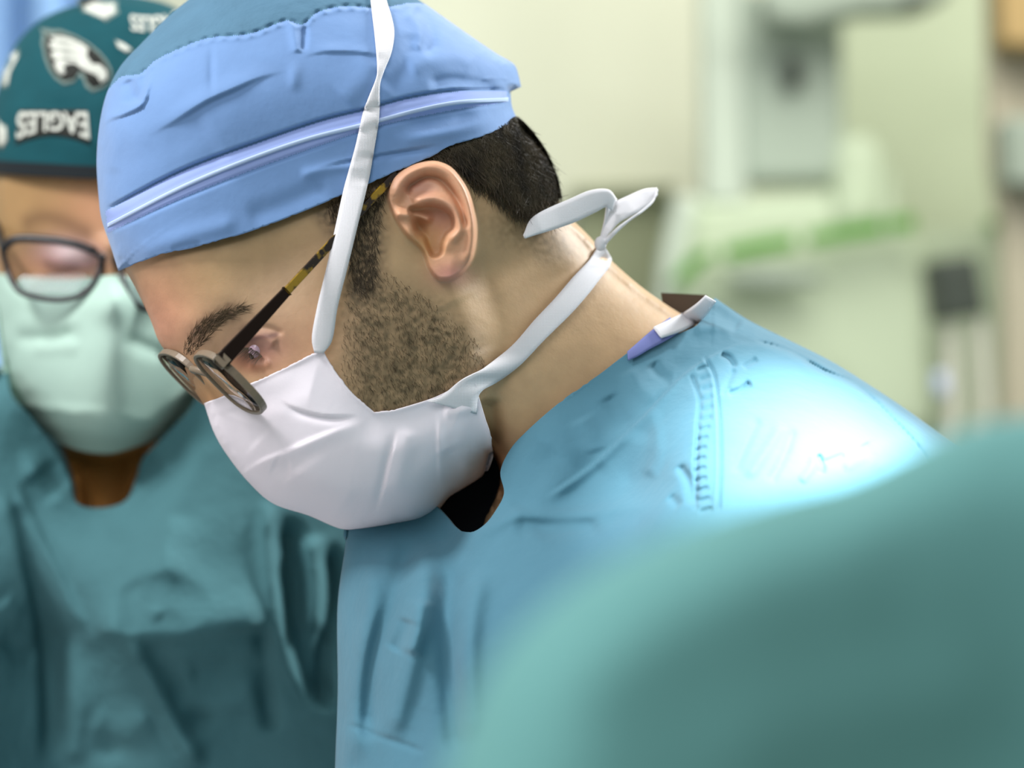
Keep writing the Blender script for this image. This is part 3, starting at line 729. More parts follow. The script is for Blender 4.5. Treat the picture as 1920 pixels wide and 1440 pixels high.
# inside of the far side of the collar and undershirt
sheet('inner_collar', spl([(1240,549,1),(1325,553,1),(1340,600),(1290,640),(1250,600)], True, 5), lambda q: mid1(q)-6+0*q[:, 0], D1, M['collar_shade'], gown1, 5)
ribbon('neck_tie', [(1322,554),(1305,570),(1286,584),(1255,600),(1225,614)], [(1342,566),(1325,590),(1308,606),(1275,622),(1240,634)], D1, M['tape'], gown1, lambda q: np.maximum(head(q), mid1(q)+4)+4.5, n=30)
ribbon('undershirt', [(1256,596),(1232,612),(1210,630),(1192,646),(1176,660)], [(1272,624),(1246,640),(1216,656),(1196,668),(1178,676)], D1, M['lavender'], surgeon, lambda q: head(q)+1.2, n=30)
CHIN_SHADE = spl([(860,830),(900,800),(930,860),(945,915),(955,1000),(900,1050),(800,1040),(760,960),(800,900)], True, 8)
sheet('under_chin_shade', CHIN_SHADE, lambda q: mid1(q)-4+0*q[:, 0], D1, M['dark'], surgeon, 8)  # black sheet painting the shade under the chin, inside the collar

# ------------------------------------------------------------------ eyeglasses of the surgeon
def tube(path, r, seg=8, closed=False):
    P = [Vector(p) for p in path]; n = len(P); V = []; F = []
    for i, p in enumerate(P):
        a = P[(i-1) % n] if (closed or i > 0) else P[i]; b = P[(i+1) % n] if (closed or i < n-1) else P[i]
        t = (b-a).normalized(); u = t.cross(Vector((.3, .8, .5))).normalized(); v = t.cross(u)
        rr = r[i] if hasattr(r, '__len__') else r
        for k in range(seg):
            an = 2*math.pi*k/seg; V.append(p+(u*math.cos(an)+v*math.sin(an))*rr)
    m = n if closed else n-1
    for i in range(m):
        for k in range(seg):
            F.append((i*seg+k, i*seg+(k+1) % seg, ((i+1) % n)*seg+(k+1) % seg, ((i+1) % n)*seg+k))
    if not closed:
        F.append(tuple(range(seg))[::-1]); F.append(tuple((n-1)*seg+k for k in range(seg)))
    return [tuple(x) for x in V], F

def rim_path(c, R, U, w, h, n=40, p=2.8, droop=0.0):
    out = []
    for i in range(n):
        a = 2*math.pi*i/n; ca, sa = math.cos(a), math.sin(a)
        x = math.copysign(abs(ca)**(2/p), ca)*w/2; y = math.copysign(abs(sa)**(2/p), sa)*h/2
        out.append(c+R*x+U*y)
    return out
def band(path, F3, a, b, inset=0.0):
    """rim with rectangular section: a thick in the lens plane, b deep along F3"""
    n = len(path); c = sum(path, Vector())/n; V = []; F = []
    for p in path:
        o = (p-c).normalized()*a
        V += [p-F3*b/2, p+F3*b/2, p+o+F3*b/2, p+o-F3*b/2]
    for i in range(n):
        j = (i+1) % n
        for k in range(4): F.append((4*i+k, 4*i+(k+1) % 4, 4*j+(k+1) % 4, 4*j+k))
    return [tuple(v) for v in V], F
def bevel(o, w, s=2):
    m = o.modifiers.new('round', 'BEVEL'); m.width = w; m.segments = s; m.limit_method = 'ANGLE'; return o

R3 = Vector((.37, -.929, 0)); F3 = Vector((-.656, -.261, -.704)).normalized(); U3 = Vector((-.655, -.26, .707)).normalized()
R3 = (R3-F3*R3.dot(F3)).normalized(); U3 = F3.cross(R3).normalized()
if U3.z < 0: U3 = -U3
glasses1 = thing('eyeglasses', 'grey-brown rimmed eyeglasses with a tortoiseshell temple on the surgeon in profile', 'eyeglasses', tuple(pt(400, 712, 1.16)))
hg = float(head(np.array([[440., 640.]]))[0])
cn = pt(431, 717, D1-(hg+13)/1000)
cf = cn-R3*.066+U3*.002
for i, c in enumerate((cn, cf)):
    path = rim_path(c, R3, U3, .047, .0365)
    v, f = band(path, F3, .0018, .0036); fr = make('rim', v, f, M['frame'], glasses1, False); bevel(fr, .0005)
    n = len(path); V = [tuple(p+F3*.0006) for p in path]+[tuple(c+F3*.0022)]+[tuple(p-F3*.0006) for p in path]+[tuple(c+F3*.0004)]
    Fc = [(k, (k+1) % n, n) for k in range(n)]+[((k+1) % n+n+1, k+n+1, 2*n+1) for k in range(n)]+[(k, k+n+1, (k+1) % n+n+1, (k+1) % n) for k in range(n)]
    make('lens', V, Fc, M['lens'], glasses1)
b0 = cn-R3*.0235+U3*.006; b1 = cf+R3*.0235+U3*.006
v, f = tube([b0.lerp(b1, t)+(U3*.004+F3*.002)*math.sin(t*math.pi) for t in np.linspace(0, 1, 9)], .0018); make('bridge', v, f, M['frame'], glasses1)
for sgn in (1, -1):
    v, f = tube([(cn if sgn > 0 else cf)-R3*(.024*sgn)-U3*.006-F3*.001, (cn if sgn > 0 else cf)-R3*(.021*sgn)-U3*.009-F3*.006], [.001, .003]); make('nose_pad', v, f, M['lens'], glasses1)
def bar(pts, hgt, th, up, m, name):
    V = []; F = []; n = len(pts)
    for i, p in enumerate(pts):
        d = (pts[min(i+1, n-1)]-pts[max(i-1, 0)]).normalized(); s = d.cross(up).normalized(); u = s.cross(d).normalized()
        h = hgt[i]/2
        V += [p+u*h+s*th/2, p+u*h-s*th/2, p-u*h-s*th/2, p-u*h+s*th/2]
    for i in range(n-1):
        for k in range(4): F.append((4*i+k, 4*i+(k+1) % 4, 4*i+4+(k+1) % 4, 4*i+4+k))
    F += [(0, 1, 2, 3), (4*n-1, 4*n-2, 4*n-3, 4*n-4)]
    o = make(name, [tuple(v) for v in V], F, m, glasses1, False); bevel(o, .0004); return o
hinge = cn+R3*.0255+U3*.0145
earp = pt(742, 326, D1-(float(skin_front(np.array([[712., 352.]]))[0])+0)/1000)
dark_end = hinge.lerp(earp, .36)
skinh = lambda px, py, off: pt(px, py, D1-(float(skin_front(np.array([[float(px), float(py)]]))[0])+off)/1000)
def tl(t):
    p = hinge.lerp(earp, t); return p
ts = np.linspace(0, .36, 8); bar([tl(t) for t in ts], [.0072-.0026*(t/.36) for t in ts], .0025, U3, M['horn'], 'temple')
ts = np.linspace(.355, 1.0, 14); tp = bar([tl(t) for t in ts], [.0044-.001*t for t in ts], .0022, U3, M['tortoise'], 'temple'); tp['label'] = 'amber tortoiseshell rear end of the temple'
v, f = band([hinge-R3*.006+U3*.001, hinge+U3*.003, hinge+R3*.001-U3*.002, hinge-R3*.004-U3*.003], F3, .001, .005); make('hinge', v, f, M['frame'], glasses1, False)
h2 = cf-R3*.0255+U3*.0125
v, f = tube([h2, h2-F3*.06-R3*.004, h2-F3*.12-R3*.012], .0018); make('temple', v, f, M['horn'], glasses1)
# ------------------------------------------------------------------ second person, behind on the left, facing the camera
D2 = 1.50
helper = thing('person', 'blurred assistant behind, in patterned dark green cap, black glasses and pale green mask, looking down', 'person', (-.22, .27, 0))
M['skin2'] = mat('warm_skin', (0, 0, 0), .5, [(160, .12, .002)], tint=True, sss=.1, var=.05, vscale=60)
M['cap2'] = mat('dark_green_cap_cloth', srgb(4, 72, 80), .85, [(60, .3, .004)], var=.06, vscale=60)
M['capband'] = mat('black_cap_hem', srgb(22, 30, 34), .85)
M['mask2'] = mat('pale_green_mask_fabric', srgb(182, 212, 198), .9, [(40, .2, .004)], var=.02, vscale=20, trans=.1)
M['silver'] = mat('silver_grey_print', srgb(196, 200, 190), .8, var=.1, vscale=200)
M['outline'] = mat('grey_print_outline', srgb(110, 128, 122), .8)
M['ink'] = mat('black_print', srgb(34, 36, 32), .8)
U2 = spl([(205,-8),(146,8),(100,24),(68,43),(35,76),(16,108),(0,152),(-16,220),(-22,300),(-18,380),(-12,450),(-8,520),(0,600),(12,680),(30,735),(60,785),(100,830),(132,890),(140,950),(110,1080),(205,1200),(300,1080),(262,950),(268,880),(310,820),(360,765),(400,680),
    (425,560),(432,400),(436,300),(425,180),(385,80),(335,18),(270,-4)], True, 9)
RND2 = Roundness(U2, 120, 10)
T2 = Relief([(205,200,96),(205,60,90),(100,300,86),(310,300,86),(205,380,92),(205,480,90),(100,480,78),(310,480,78),(100,600,78),(310,600,78),(205,650,92),(205,780,84),(205,880,60),(205,1000,54),(205,1150,60)])
def head2(q): return T2(q)*RND2(q)
def face2(q):
    h = blob(q, 110, 445, 60, 20, 4, 12)+blob(q, 300, 450, 60, 20, 4, -6)+blob(q, 205, 440, 30, 30, 3)
    h += -7*np.exp(-(((q[:, 0]-110)/62)**2+((q[:, 1]-488)/30)**2)/2)-7*np.exp(-(((q[:, 0]-300)/62)**2+((q[:, 1]-488)/30)**2)/2)
    h += blob(q, 118, 484, 30, 16, 4.5, 8)+blob(q, 292, 484, 30, 16, 4.5, -8)
    h += fold(q, [(80,490),(110,502),(150,498)], 4, -1.5)+fold(q, [(205,430),(208,500),(210,560),(210,620)], 20, 9, 'g', .2)+blob(q, 210, 610, 36, 26, 7)
    h += blob(q, 90, 560, 50, 40, 4)+blob(q, 320, 560, 50, 40, 4)
    return h
SK2 = spl([(205,5),(100,36),(35,95),(8,170),(-10,300),(-14,380),(-10,450),(-6,520),(2,600),(16,680),(42,745),(80,790),(112,840),(132,890),(140,950),(115,1080),(205,1190),(296,1080),(262,950),(268,880),(300,820),(345,765),(385,680),(412,560),(424,400),(424,300),(395,120),(310,24)], True, 9)
M2O = spl([(-9,512,1),(60,522),(140,526),(190,520),(225,518),(300,528),(380,520),(418,512,1),(412,640),(388,720),(354,788,1),(330,802),(262,832),(205,848),(150,842),(100,820),(58,782),(8,756,1),(8,700),(-3,600)], True, 7)
def skin2_front(q):
    d = dist(q, SK2)[0]; inm = np.where(inside(q, M2O), dist(q, M2O)[0], 0)
    h = np.minimum(head2(q), 10*np.sqrt(np.maximum(d, 0)))+face2(q)*sm(d, 0, 40)
    neck = -22*sm(q[:, 1], 830, 880)*sm(d, 0, 30)
    return np.maximum(h+neck-np.minimum(8*sm(inm, 0, 60), np.maximum(h, 0)*.5)-4*(1-sm(q[:, 1], 310, 340))*(h > 8), 0)
def tint2(q):
    c = np.tile(np.array(srgb(160, 128, 86)), (len(q), 1))
    def mixc(w, col):
        nonlocal c
        w = np.clip(w, 0, 1)[:, None]; c = c*(1-w)+np.array(srgb(*col))*w
    mixc(blob(q, 190, 400, 60, 60, .6), (190, 136, 108)); mixc(blob(q, 130, 478, 40, 20, .9, 8), (222, 176, 178)); mixc(blob(q, 100, 500, 80, 22, .45), (140, 88, 74))  # second blob: lid highlight painted into the skin colour
    mixc(fold(q, [(30,424),(80,408),(130,420),(185,446)], 12, .55), (84, 58, 42)); mixc(fold(q, [(225,446),(290,420),(380,420)], 12, .55), (84, 58, 42))
    mixc(fold(q, [(78,492),(110,504),(155,500)], 4, .7), (70, 44, 36))
    mixc(sm(q[:, 1], 760, 840), (168, 116, 58)); mixc(blob(q, 132, 472, 26, 12, 1.0, 10), (252, 226, 224)); return c  # last blob: lamp reflection of the lens, painted on the eyelid
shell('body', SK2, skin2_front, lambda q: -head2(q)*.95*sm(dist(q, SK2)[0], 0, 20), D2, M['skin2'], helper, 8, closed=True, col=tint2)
CAP2 = spl([(205,-8),(146,8),(100,24),(68,43),(35,76),(16,108),(0,152),(-16,220),(-23,300),(-22,322,1),(40,326),(120,330),(205,334),(300,332),(380,328),(436,322,1),(436,300),(425,180),(385,80),(335,18),(270,-4)], True, 7)
def cap2_front(q): return (T2(q)+5)*RND2(q)+3+fold(q, [(60,60),(100,130),(110,200)], 22, 1.6)+fold(q, [(190,20),(230,110),(240,240)], 18, -2)+fold(q, [(20,180),(90,250),(200,280)], 22, 1.5)
cap2 = shell('surgical_cap', CAP2, cap2_front, lambda q: -(T2(q)+4)*RND2(q), D2, M['cap2'], helper, 8, closed=False)
sheet('hem', spl([(-23,300,1),(60,305),(205,312),(360,306),(434,300,1),(436,324,1),(330,333),(205,336),(60,330),(-23,324,1)], True, 8), lambda q: cap2_front(q)+1.2, D2, M['capband'], cap2, 8)

def decal(name, polys, off, m, parent, hf=cap2_front, D=D2, st=6):
    V = []; F = []; k = 0
    for p in polys:
        p = np.array(p, float); v, f = cells(resample(np.concatenate([p, p[:1]]), max(12, int(len(p)*3)))[:-1] if False else p, st, rings=())
        h = hf(v)+off; V.append(at(v[:, 0], v[:, 1], D-h/1000)); F.append(f+k); k += len(v)
    o = make(name, np.concatenate(V), np.concatenate(F), m, parent); return thick(o, .0003)
def z1(pts): return [(x/3.692, y/3.692) for x, y in pts]
EAG_O = z1([(275,190),(330,200),(420,205),(520,245),(610,295),(690,360),(740,420),(775,490),(765,560),(720,610),(640,640),(590,600),(575,550),(545,520),(510,575),(440,590),(380,545),(335,480),(305,400),(285,300)])
EAG_K = z1([(300,222),(420,228),(520,262),(610,312),(690,380),(735,440),(758,500),(748,560),(700,592),(640,610),(600,570),(585,520),(550,490),(510,545),(440,560),(380,515),(345,450),(320,380),(308,300)])
EAG_W = [z1([(335,248),(430,250),(500,270),(560,298),(610,335),(600,385),(640,440),(690,445),(735,490),(742,545),(700,575),(668,520),(620,500),(590,490),(560,470),(520,440),(470,440),(440,462),(455,500),(430,520),(392,490),(372,440),(400,418),(362,405),(352,360),(392,350),(346,330),(342,290),(380,285)])]
EAG_E = [z1([(610,360),(640,400),(672,420),(650,436),(618,412)]), z1([(600,520),(640,530),(670,560),(650,575),(612,548)]), z1([(350,285),(440,290),(520,318),(440,303)]), z1([(352,338),(450,345),(540,372),(450,360)]), z1([(372,400),(460,398),(550,424),(460,412)])]
decal('emblem', [EAG_O], .5, M['outline'], cap2); decal('emblem', [EAG_K], .9, M['ink'], cap2); decal('emblem', EAG_W, 1.3, M['silver'], cap2)
for b in EAG_E: decal('emblem', [b], 1.7, M['ink'], cap2)
def word(fmap, off, m, grow_=0.0, name='lettering'):
    cu = bpy.data.curves.new('t', 'FONT'); cu.body = 'EAGLES'; cu.offset = .022+grow_; cu.space_character = .96
    to = bpy.data.objects.new('t', cu); COL.objects.link(to); dg = bpy.context.evaluated_depsgraph_get(); me = to.evaluated_get(dg).to_mesh()
    P = np.array([v.co[:2] for v in me.vertices]); F = [tuple(p.vertices) for p in me.polygons]; to.to_mesh_clear(); bpy.data.objects.remove(to)
    mn, mx = P.min(0), P.max(0); P = (P-mn)/(mx-mn); q = fmap(P)
    h = cap2_front(q)+off; o = make(name, at(q[:, 0], q[:, 1], D2-h/1000), F, m, cap2, False); return thick(o, .0002)
def wm(P):      # the word is worn upside down, its tops following an arch
    u = 1-P[:, 0]; x = 33+131*u; bot = 262-17*np.sin(u*math.pi)
    return np.stack([x+(u-.5)*8*P[:, 1], 209+(bot-209)*P[:, 1]], 1)
arch = [(28+142*t, 268-17*math.sin(t*math.pi)) for t in np.linspace(0, 1, 14)]
decal('lettering', [[(36,206)]+[(36+126*t, 206) for t in np.linspace(.1, 1, 9)]+[(x, y+4) for x, y in arch[::-1]]], .5, M['ink'], cap2)
word(wm, 1.2, M['silver'])
def wm2(P):
    a = math.radians(158); x = (P[:, 0]-.5)*96; y = -(P[:, 1]-.5)*30
    return np.stack([292+x*math.cos(a+.3)-y*math.sin(a+.3), 44+x*math.sin(a+.3)+y*math.cos(a+.3)-0.003*x*x], 1)
word(wm2, 1.2, M['silver'])
bits = [[(152,2),(178,-2),(214,6),(216,22),(196,36),(176,26),(160,20)], [(20,104),(30,96),(32,108),(18,134),(14,158),(4,160),(2,148),(10,126)], [(218,76),(232,82),(246,92),(238,98),(222,88)], [(-4,226),(10,240),(12,262),(4,276),(-6,270)]]
for b in bits: decal('emblem', [[(x+(x-np.mean([c[0] for c in b]))*.25, y+(y-np.mean([c[1] for c in b]))*.25) for x, y in b]], .5, M['outline'], cap2)
for b in bits: decal('emblem', [b], 1.2, M['silver'], cap2)

def mask2_front(q):
    d = dist(q, M2O)[0]; e = RND2(q)
    h = head2(q)+face2(q)*sm(q[:, 1], 640, 520)+2+8*sm(d, 0, 60)
    h += fold(q, [(207,500),(207,640),(200,720),(196,830)], 50, 13, 'g', .2)
    h += fold(q, [(8,756),(150,776),(270,792),(354,790)], 10, 3.5, 'k', .02)
    h += fold(q, [(30,632),(90,636),(150,622)], 9, -4)+fold(q, [(232,632),(270,650),(310,664)], 10, -4)+fold(q, [(25,600),(100,606),(160,600)], 12, 2)
    h += fold(q, [(16,640),(20,700),(18,750)], 6, -2)+fold(q, [(60,650),(110,648),(150,650)], 10, 2.4)
    return h
M2U = mask2_front
mask2 = shell('face_mask', M2O, mask2_front, lambda q: mask2_front(q)-2, D2, M['mask2'], helper, 8, closed=False)
sheet('inner_collar', spl([(40,740),(400,740),(380,900),(260,1010),(150,1010),(60,900)], True, 12), lambda q: -25+0*q[:, 0], D2, M['gown2'], helper, 12)
# black glasses
def px_tube(pts, r, h, D, closed, m, name, parent, step=6):
    c = spl(pts, closed, step); hh = h(c) if callable(h) else np.full(len(c), h); P = at(c[:, 0], c[:, 1], D-hh/1000)
    v, f = tube([tuple(p) for p in P], r, 8, closed); return make(name, v, f, m, parent)
glasses2 = thing('eyeglasses', 'black oval eyeglasses worn by the blurred assistant behind', 'eyeglasses', tuple(pt(205, 500, 1.4)))
def gl2(q): return 74+9*sm(q[:, 1], 500, 560)+26*np.exp(-((q[:, 0]-207)/110)**2/2)*.6
RIM = [(6,466),(25,450),(83,449),(137,457),(177,471),(190,486),(186,509),(171,537),(150,554),(117,562),(71,558),(37,546),(19,520),(10,492)]
for k, rim in enumerate((RIM, [(418-x, y+24) for x, y in RIM])):
    px_tube(rim, .0017, gl2, D2, True, M['black'], 'rim', glasses2)
    px_tube(rim[:5], .0026, gl2, D2, False, M['black'], 'rim', glasses2)
    V, F = cells(spl(rim, True, 8), 14, rings=()); h = gl2(V)
    o = make('lens', at(V[:, 0], V[:, 1], D2-h/1000), F, M['lens'], glasses2); thick(o, .0012)
px_tube([(188,484),(207,478),(229,504)], .0026, gl2, D2, False, M['black'], 'bridge', glasses2)
px_tube([(8,470),(2,455),(-4,425),(-8,405)], .0022, lambda q: gl2(q)-np.linspace(0, 60, len(q)), D2, False, M['black'], 'temple', glasses2)
px_tube([(410,494),(418,470),(424,440),(428,420)], .0022, lambda q: gl2(q)-np.linspace(0, 60, len(q)), D2, False, M['black'], 'temple', glasses2)
# gown of the assistant
ZB2 = 5160
UG2 = spl([(205,300),(380,500),(390,690),(520,715),(640,780),(720,900),(760,1150),(770,1440),(760,2500),(780,ZB2,1),(-420,ZB2,1),(-400,2500),(-420,1440),(-400,1050),(-320,840),(-180,730),(10,690),(20,500)], True, 20)
RG2 = Roundness(UG2, 190, 20)
TG2 = Relief([(205,700,90),(60,800,66),(110,860,56),(200,950,54),(260,870,56),(330,800,66),(0,820,86),(400,820,86),(60,950,88),(350,950,100),(200,1000,92),(200,1100,120),(400,1050,118),(480,1150,116),(540,1000,96),(620,1100,84),(640,1350,84),
    (200,1175,124),(400,1175,124),(200,1290,92),(400,1290,94),(300,1440,84),(120,1200,66),(120,1440,60),(-20,1000,100),(-60,1200,110),(-60,1440,112),(-250,1200,100),(500,1440,76),(200,3000,100),(200,5000,110),(-300,3000,100),(600,3000,100)])
def g2fold(q):
    h = np.zeros(len(q))
    for ln, wd, am, *k in [([(16,900),(34,980),(60,1080),(80,1200),(88,1320),(84,1440)], 34, -16, 'k'), ([(24,905),(70,1000),(110,1080),(150,1160),(175,1180)], 26, 9, 'h'),
        ([(167,1176),(240,1188),(312,1188),(400,1182),(470,1170),(517,1162)], 40, 15, 'k'), ([(233,1181),(292,1290),(335,1370),(380,1450)], 14, 12), ([(262,1210),(330,1290),(390,1380)], 26, -8),
        ([(180,1190),(200,1290),(210,1440)], 20, -8), ([(120,1190),(140,1300),(135,1440)], 14, 7), ([(500,930),(508,1060),(520,1160),(545,1250),(590,1330)], 12, 13, 'g'), ([(530,960),(545,1100),(560,1240),(600,1330)], 20, -16),
        ([(580,1000),(592,1090),(590,1190)], 16, 12), ([(612,1010),(622,1100),(606,1220),(612,1340)], 12, -16), ([(330,960),(320,1060),(310,1170)], 26, 5), ([(250,1110),(270,1135),(300,1160)], 9, 3),
        ([(350,1260),(420,1250),(490,1240)], 16, -6), ([(330,1310),(410,1320),(490,1300)], 18, 5), ([(170,1350),(230,1370),(290,1350)], 20, 5), ([(490,1165),(496,1260),(510,1380)], 12, -10),
        ([(40,840),(80,900),(130,945),(190,962),(240,948),(280,900),(340,850)], 12, 9), ([(70,880),(110,930)], 18, -9), ([(250,900),(300,860)], 20, -8), ([(380,800),(350,900),(310,960),(300,1100)], 22, 7), ([(0,1200),(40,1225),(70,1230)], 12, -5), ([(0,1130),(40,1160)], 14, 4)]:
        h += fold(q, ln, wd, am, k[0] if k else 'g', .15)
    return h
def gown2_front(q):
    e = RG2(q); g = TG2(q)*e+g2fold(q)*np.clip(e*1.6, 0, 1)*.9
    n = np.where((q[:, 1] < 1150) & (q[:, 1] > 740), head2(q)-22*sm(q[:, 1], 830, 880)+4, -1e3)
    return np.maximum(g, n)
G2O = spl([(62,786),(98,838),(130,895),(146,944),(190,952),(236,938),(254,900),(268,860),(310,815),(360,760),(390,690,1),(520,715),(640,780),(720,900),(760,1150),(770,1440),(760,2500),(780,ZB2,1),(-420,ZB2,1),(-400,2500),(-420,1440),(-400,1050),(-320,840),(-180,730),(10,690,1),(22,740)], True, 10)
shell('surgical_gown', G2O, gown2_front, lambda q: -TG2(q)*RG2(q), D2, M['gown2'], helper, 9, closed=False, t=.002, rings=(3,))

# ------------------------------------------------------------------ third person: back of a shoulder close to the camera
D3 = .66
near = thing('person', 'out-of-focus shoulder and back in plain green gown filling the near corner', 'person', (.12, -.55, 0))
ZB3 = 11000
U3O = spl([(800,1560),(850,1400),(905,1270),(980,1175),(1090,1085),(1210,1020),(1330,972),(1460,930),(1590,898),(1700,850),(1790,808),(1880,785),(2000,770),(2200,690),(2500,640),(2800,800),(2950,1200),(2980,2500),(3000,ZB3,1),(700,ZB3,1),(720,2500)], True, 24)
R3O = Roundness(U3O, 260, 24)
T3 = Relief([(1000,1400,90),(1300,1200,95),(1600,1100,98),(1900,1000,100),(1900,1400,106),(1400,1500,104),(2400,1200,140),(2400,3000,140),(1500,3000,130),(1500,9000,130),(2400,9000,130)])
def mid3(q): return 150*sm(-q[:, 0], -2400, -780)+0*q[:, 1]
def g3(q): return mid3(q)+(T3(q)+fold(q, [(1000,1300),(1300,1120),(1700,1000)], 60, 3)+fold(q, [(1100,1420),(1400,1260),(1800,1180)], 70, -2)+fold(q, [(1300,1440),(1600,1330),(1920,1290)], 60, 2))*R3O(q)
shell('surgical_gown', U3O, g3, lambda q: mid3(q)-T3(q)*R3O(q), D3, M['gown3'], near, 26, closed=True, rings=(6, 16))

M['skin3'] = mat('plain_skin', srgb(190, 150, 120), .5)
B3O = spl([(2760,-1150),(2390,-1010),(2220,-570),(2260,-20),(2380,330),(2400,600),(2330,900),(2600,1150),(2900,900),(2960,600),(3160,330),(3280,-20),(3320,-570),(3180,-1010)], True, 40)
RB3 = Roundness(B3O, 300, 30, 500)
b3 = shell('body', B3O, lambda q: 92*RB3(q)+blob(q, 2270, -190, 60, 90, 6), lambda q: -92*RB3(q), D3, M['skin3'], near, 40, closed=True, rings=(10,), coarse=1)
C3O = spl([(2215,-290,1),(2200,-570),(2370,-1040),(2760,-1190),(3190,-1040),(3340,-570),(3320,-90,1),(2960,-90),(2560,-170)], True, 40)
RC3 = Roundness(spl([(2200,-570),(2370,-1040),(2760,-1190),(3190,-1040),(3340,-570),(3320,30),(3160,630),(2360,630),(2205,-270)], True, 40), 300, 30, 500)
shell('surgical_cap', C3O, lambda q: 99*RC3(q)+4, lambda q: -99*RC3(q)-4, D3, M['gown3'], near, 40, closed=False, rings=(10,), coarse=1)
# ------------------------------------------------------------------ the room and the equipment far behind
M['wall'] = mat('pale_yellow_wall', srgb(238, 238, 214), .8, [(30, .05, .002)], var=.015, vscale=3)
M['wall2'] = mat('pale_green_wall_panel', srgb(200, 208, 178), .8, var=.015, vscale=3)
M['floor'] = mat('grey_floor', srgb(150, 160, 150), .5)
M['white'] = mat('white_enamel', srgb(188, 198, 182), .4)
M['palegrey'] = mat('pale_grey_enamel', srgb(188, 200, 172), .45)
M['grey'] = mat('grey_panel', srgb(164, 176, 160), .5)
M['midgrey'] = mat('mid_grey_plastic', srgb(140, 150, 136), .5)
M['darkblock'] = mat('dark_grey_plastic', srgb(56, 62, 54), .5)
M['green'] = mat('green_trim', srgb(74, 134, 34), .5)
M['olive'] = mat('olive_grey_cabinet', srgb(148, 152, 122), .6)
M['tan'] = mat('tan_wood', srgb(160, 134, 88), .6)
M['taupe'] = mat('taupe_panel', srgb(176, 168, 146), .6)
M['bluecloth'] = mat('pale_blue_curtain', srgb(150, 188, 232), .8)
M['lilac'] = mat('lilac_plastic', srgb(176, 188, 216), .5)
M['pinkgrey'] = mat('pinkish_grey_pipe', srgb(196, 194, 178), .5)
def box(name, x0, x1, y0, y1, z0, z1_, m, parent=None, kind=None, bev=0):
    V = [(x, y, z) for x in (x0, x1) for y in (y0, y1) for z in (z0, z1_)]
    F = [(0, 1, 3, 2), (4, 6, 7, 5), (0, 4, 5, 1), (2, 3, 7, 6), (0, 2, 6, 4), (1, 5, 7, 3)]
    o = make(name, V, F, m, parent, False)
    if bev: bevel(o, bev, 3)
    if kind: o['kind'] = kind
    return o
box('floor', -4, 4, -2.6, 3.4, -.1, 0, M['floor'], kind='structure')
box('trim_1', .56, 4, 3.16, 3.2, 0, 3.2, M['wall2'], kind='structure')
box('wall_back', -4, 4, 3.2, 3.35, 0, 3.2, M['wall'], kind='structure')
def solid(name, pts, D, depth, m, parent, bev=.006, smooth_=False, step=20):
    """solid with a pixel-measured face at depth D, going back 'depth' metres"""
    c = spl(pts, True, step) if smooth_ else np.array([p[:2] for p in pts], float)
    A = at(c[:, 0], c[:, 1], np.full(len(c), D)); B = A+np.array([0, depth, 0]); n = len(c)
    ar = np.sum(c[:, 0]*np.roll(c[:, 1], -1)-np.roll(c[:, 0], -1)*c[:, 1])
    F = [tuple(range(n))[::-1] if ar > 0 else tuple(range(n)), tuple(range(n, 2*n)) if ar > 0 else tuple(range(n, 2*n))[::-1]]
    for i in range(n):
        j = (i+1) % n; F.append((i, j, j+n, i+n) if ar > 0 else (i, i+n, j+n, j))
    o = make(name, np.concatenate([A, B]), F, m, parent, False)
    if bev: bevel(o, bev, 3)
    return o
DF = 3.9
ZF = lambda D: 720+1.5*FPX/D
# anaesthesia machine
mach = thing('anaesthesia_machine', 'large pale medical machine with a grey upright panel and green trim behind the surgeon', 'medical machine', tuple(pt(1450, ZF(3.8), 3.9)))
solid('column', [(1316,-260),(1404,-260),(1400,380),(1322,380)], 3.86, .11, M['white'], mach)
solid('monitor_panel', [(1386,-20),(1580,-20),(1584,300),(1560,344),(1392,346)], 3.85, .1, M['grey'], mach, .02)
solid('monitor_knob', [(1478,105),(1500,108),(1506,150),(1496,172),(1478,165)], 3.82, .03, M['darkblock'], mach, .004)
solid('housing', [(1268,372),(1400,362),(1590,348),(1680,300),(1700,420),(1740,470),(1760,820),(1225,760),(1228,580),(1246,470)], 3.86, .12, M['palegrey'], mach, .03)
solid('housing_edge', [(1266,366),(1312,364),(1288,470),(1262,560),(1228,600),(1240,480)], 3.80, .08, M['white'], mach, .02)
solid('shelf', [(1560,255),(1640,240),(1668,300),(1660,420),(1560,440)], 3.84, .1, M['palegrey'], mach, .03)
for pts in ([(1258,522),(1288,490),(1302,474),(1326,486),(1300,512),(1278,534)], [(1300,482),(1330,462),(1344,480),(1314,496)], [(1358,460),(1430,444),(1490,436),(1493,464),(1434,474),(1362,488)], [(1514,434),(1590,420),(1656,410),(1660,438),(1592,448),(1518,460)], [(1666,408),(1714,402),(1716,430),(1668,436)]):
    solid('green_trim', pts, 3.78, .03, M['green'], mach, .003)
solid('handle', [(1362,508),(1440,500),(1540,506),(1540,532),(1440,540),(1364,530)], 3.78, .04, M['midgrey'], mach, .01)
solid('base', [(1250,760),(1750,820),(1750,ZF(3.86)),(1250,ZF(3.86))], 3.86, .12, M['palegrey'], mach, .02)
arm = thing('ceiling_arm', 'grey overhead equipment arm reaching across the top above the machine', 'equipment arm', tuple(pt(1600, 20, 3.7)))
solid('arm', [(1430,40),(1500,50),(1620,22),(1720,20),(1790,-10),(1790,-80),(1600,-60),(1430,-30)], 3.7, .1, M['midgrey'], arm, .02)
solid('joint', [(1700,-10),(1740,-12),(1742,12),(1704,16)], 3.66, .05, M['darkblock'], arm, .005)
solid('hanger', [(1470,-900),(1540,-900),(1540,-40),(1470,-40)], 3.7, .1, M['midgrey'], arm, .01)
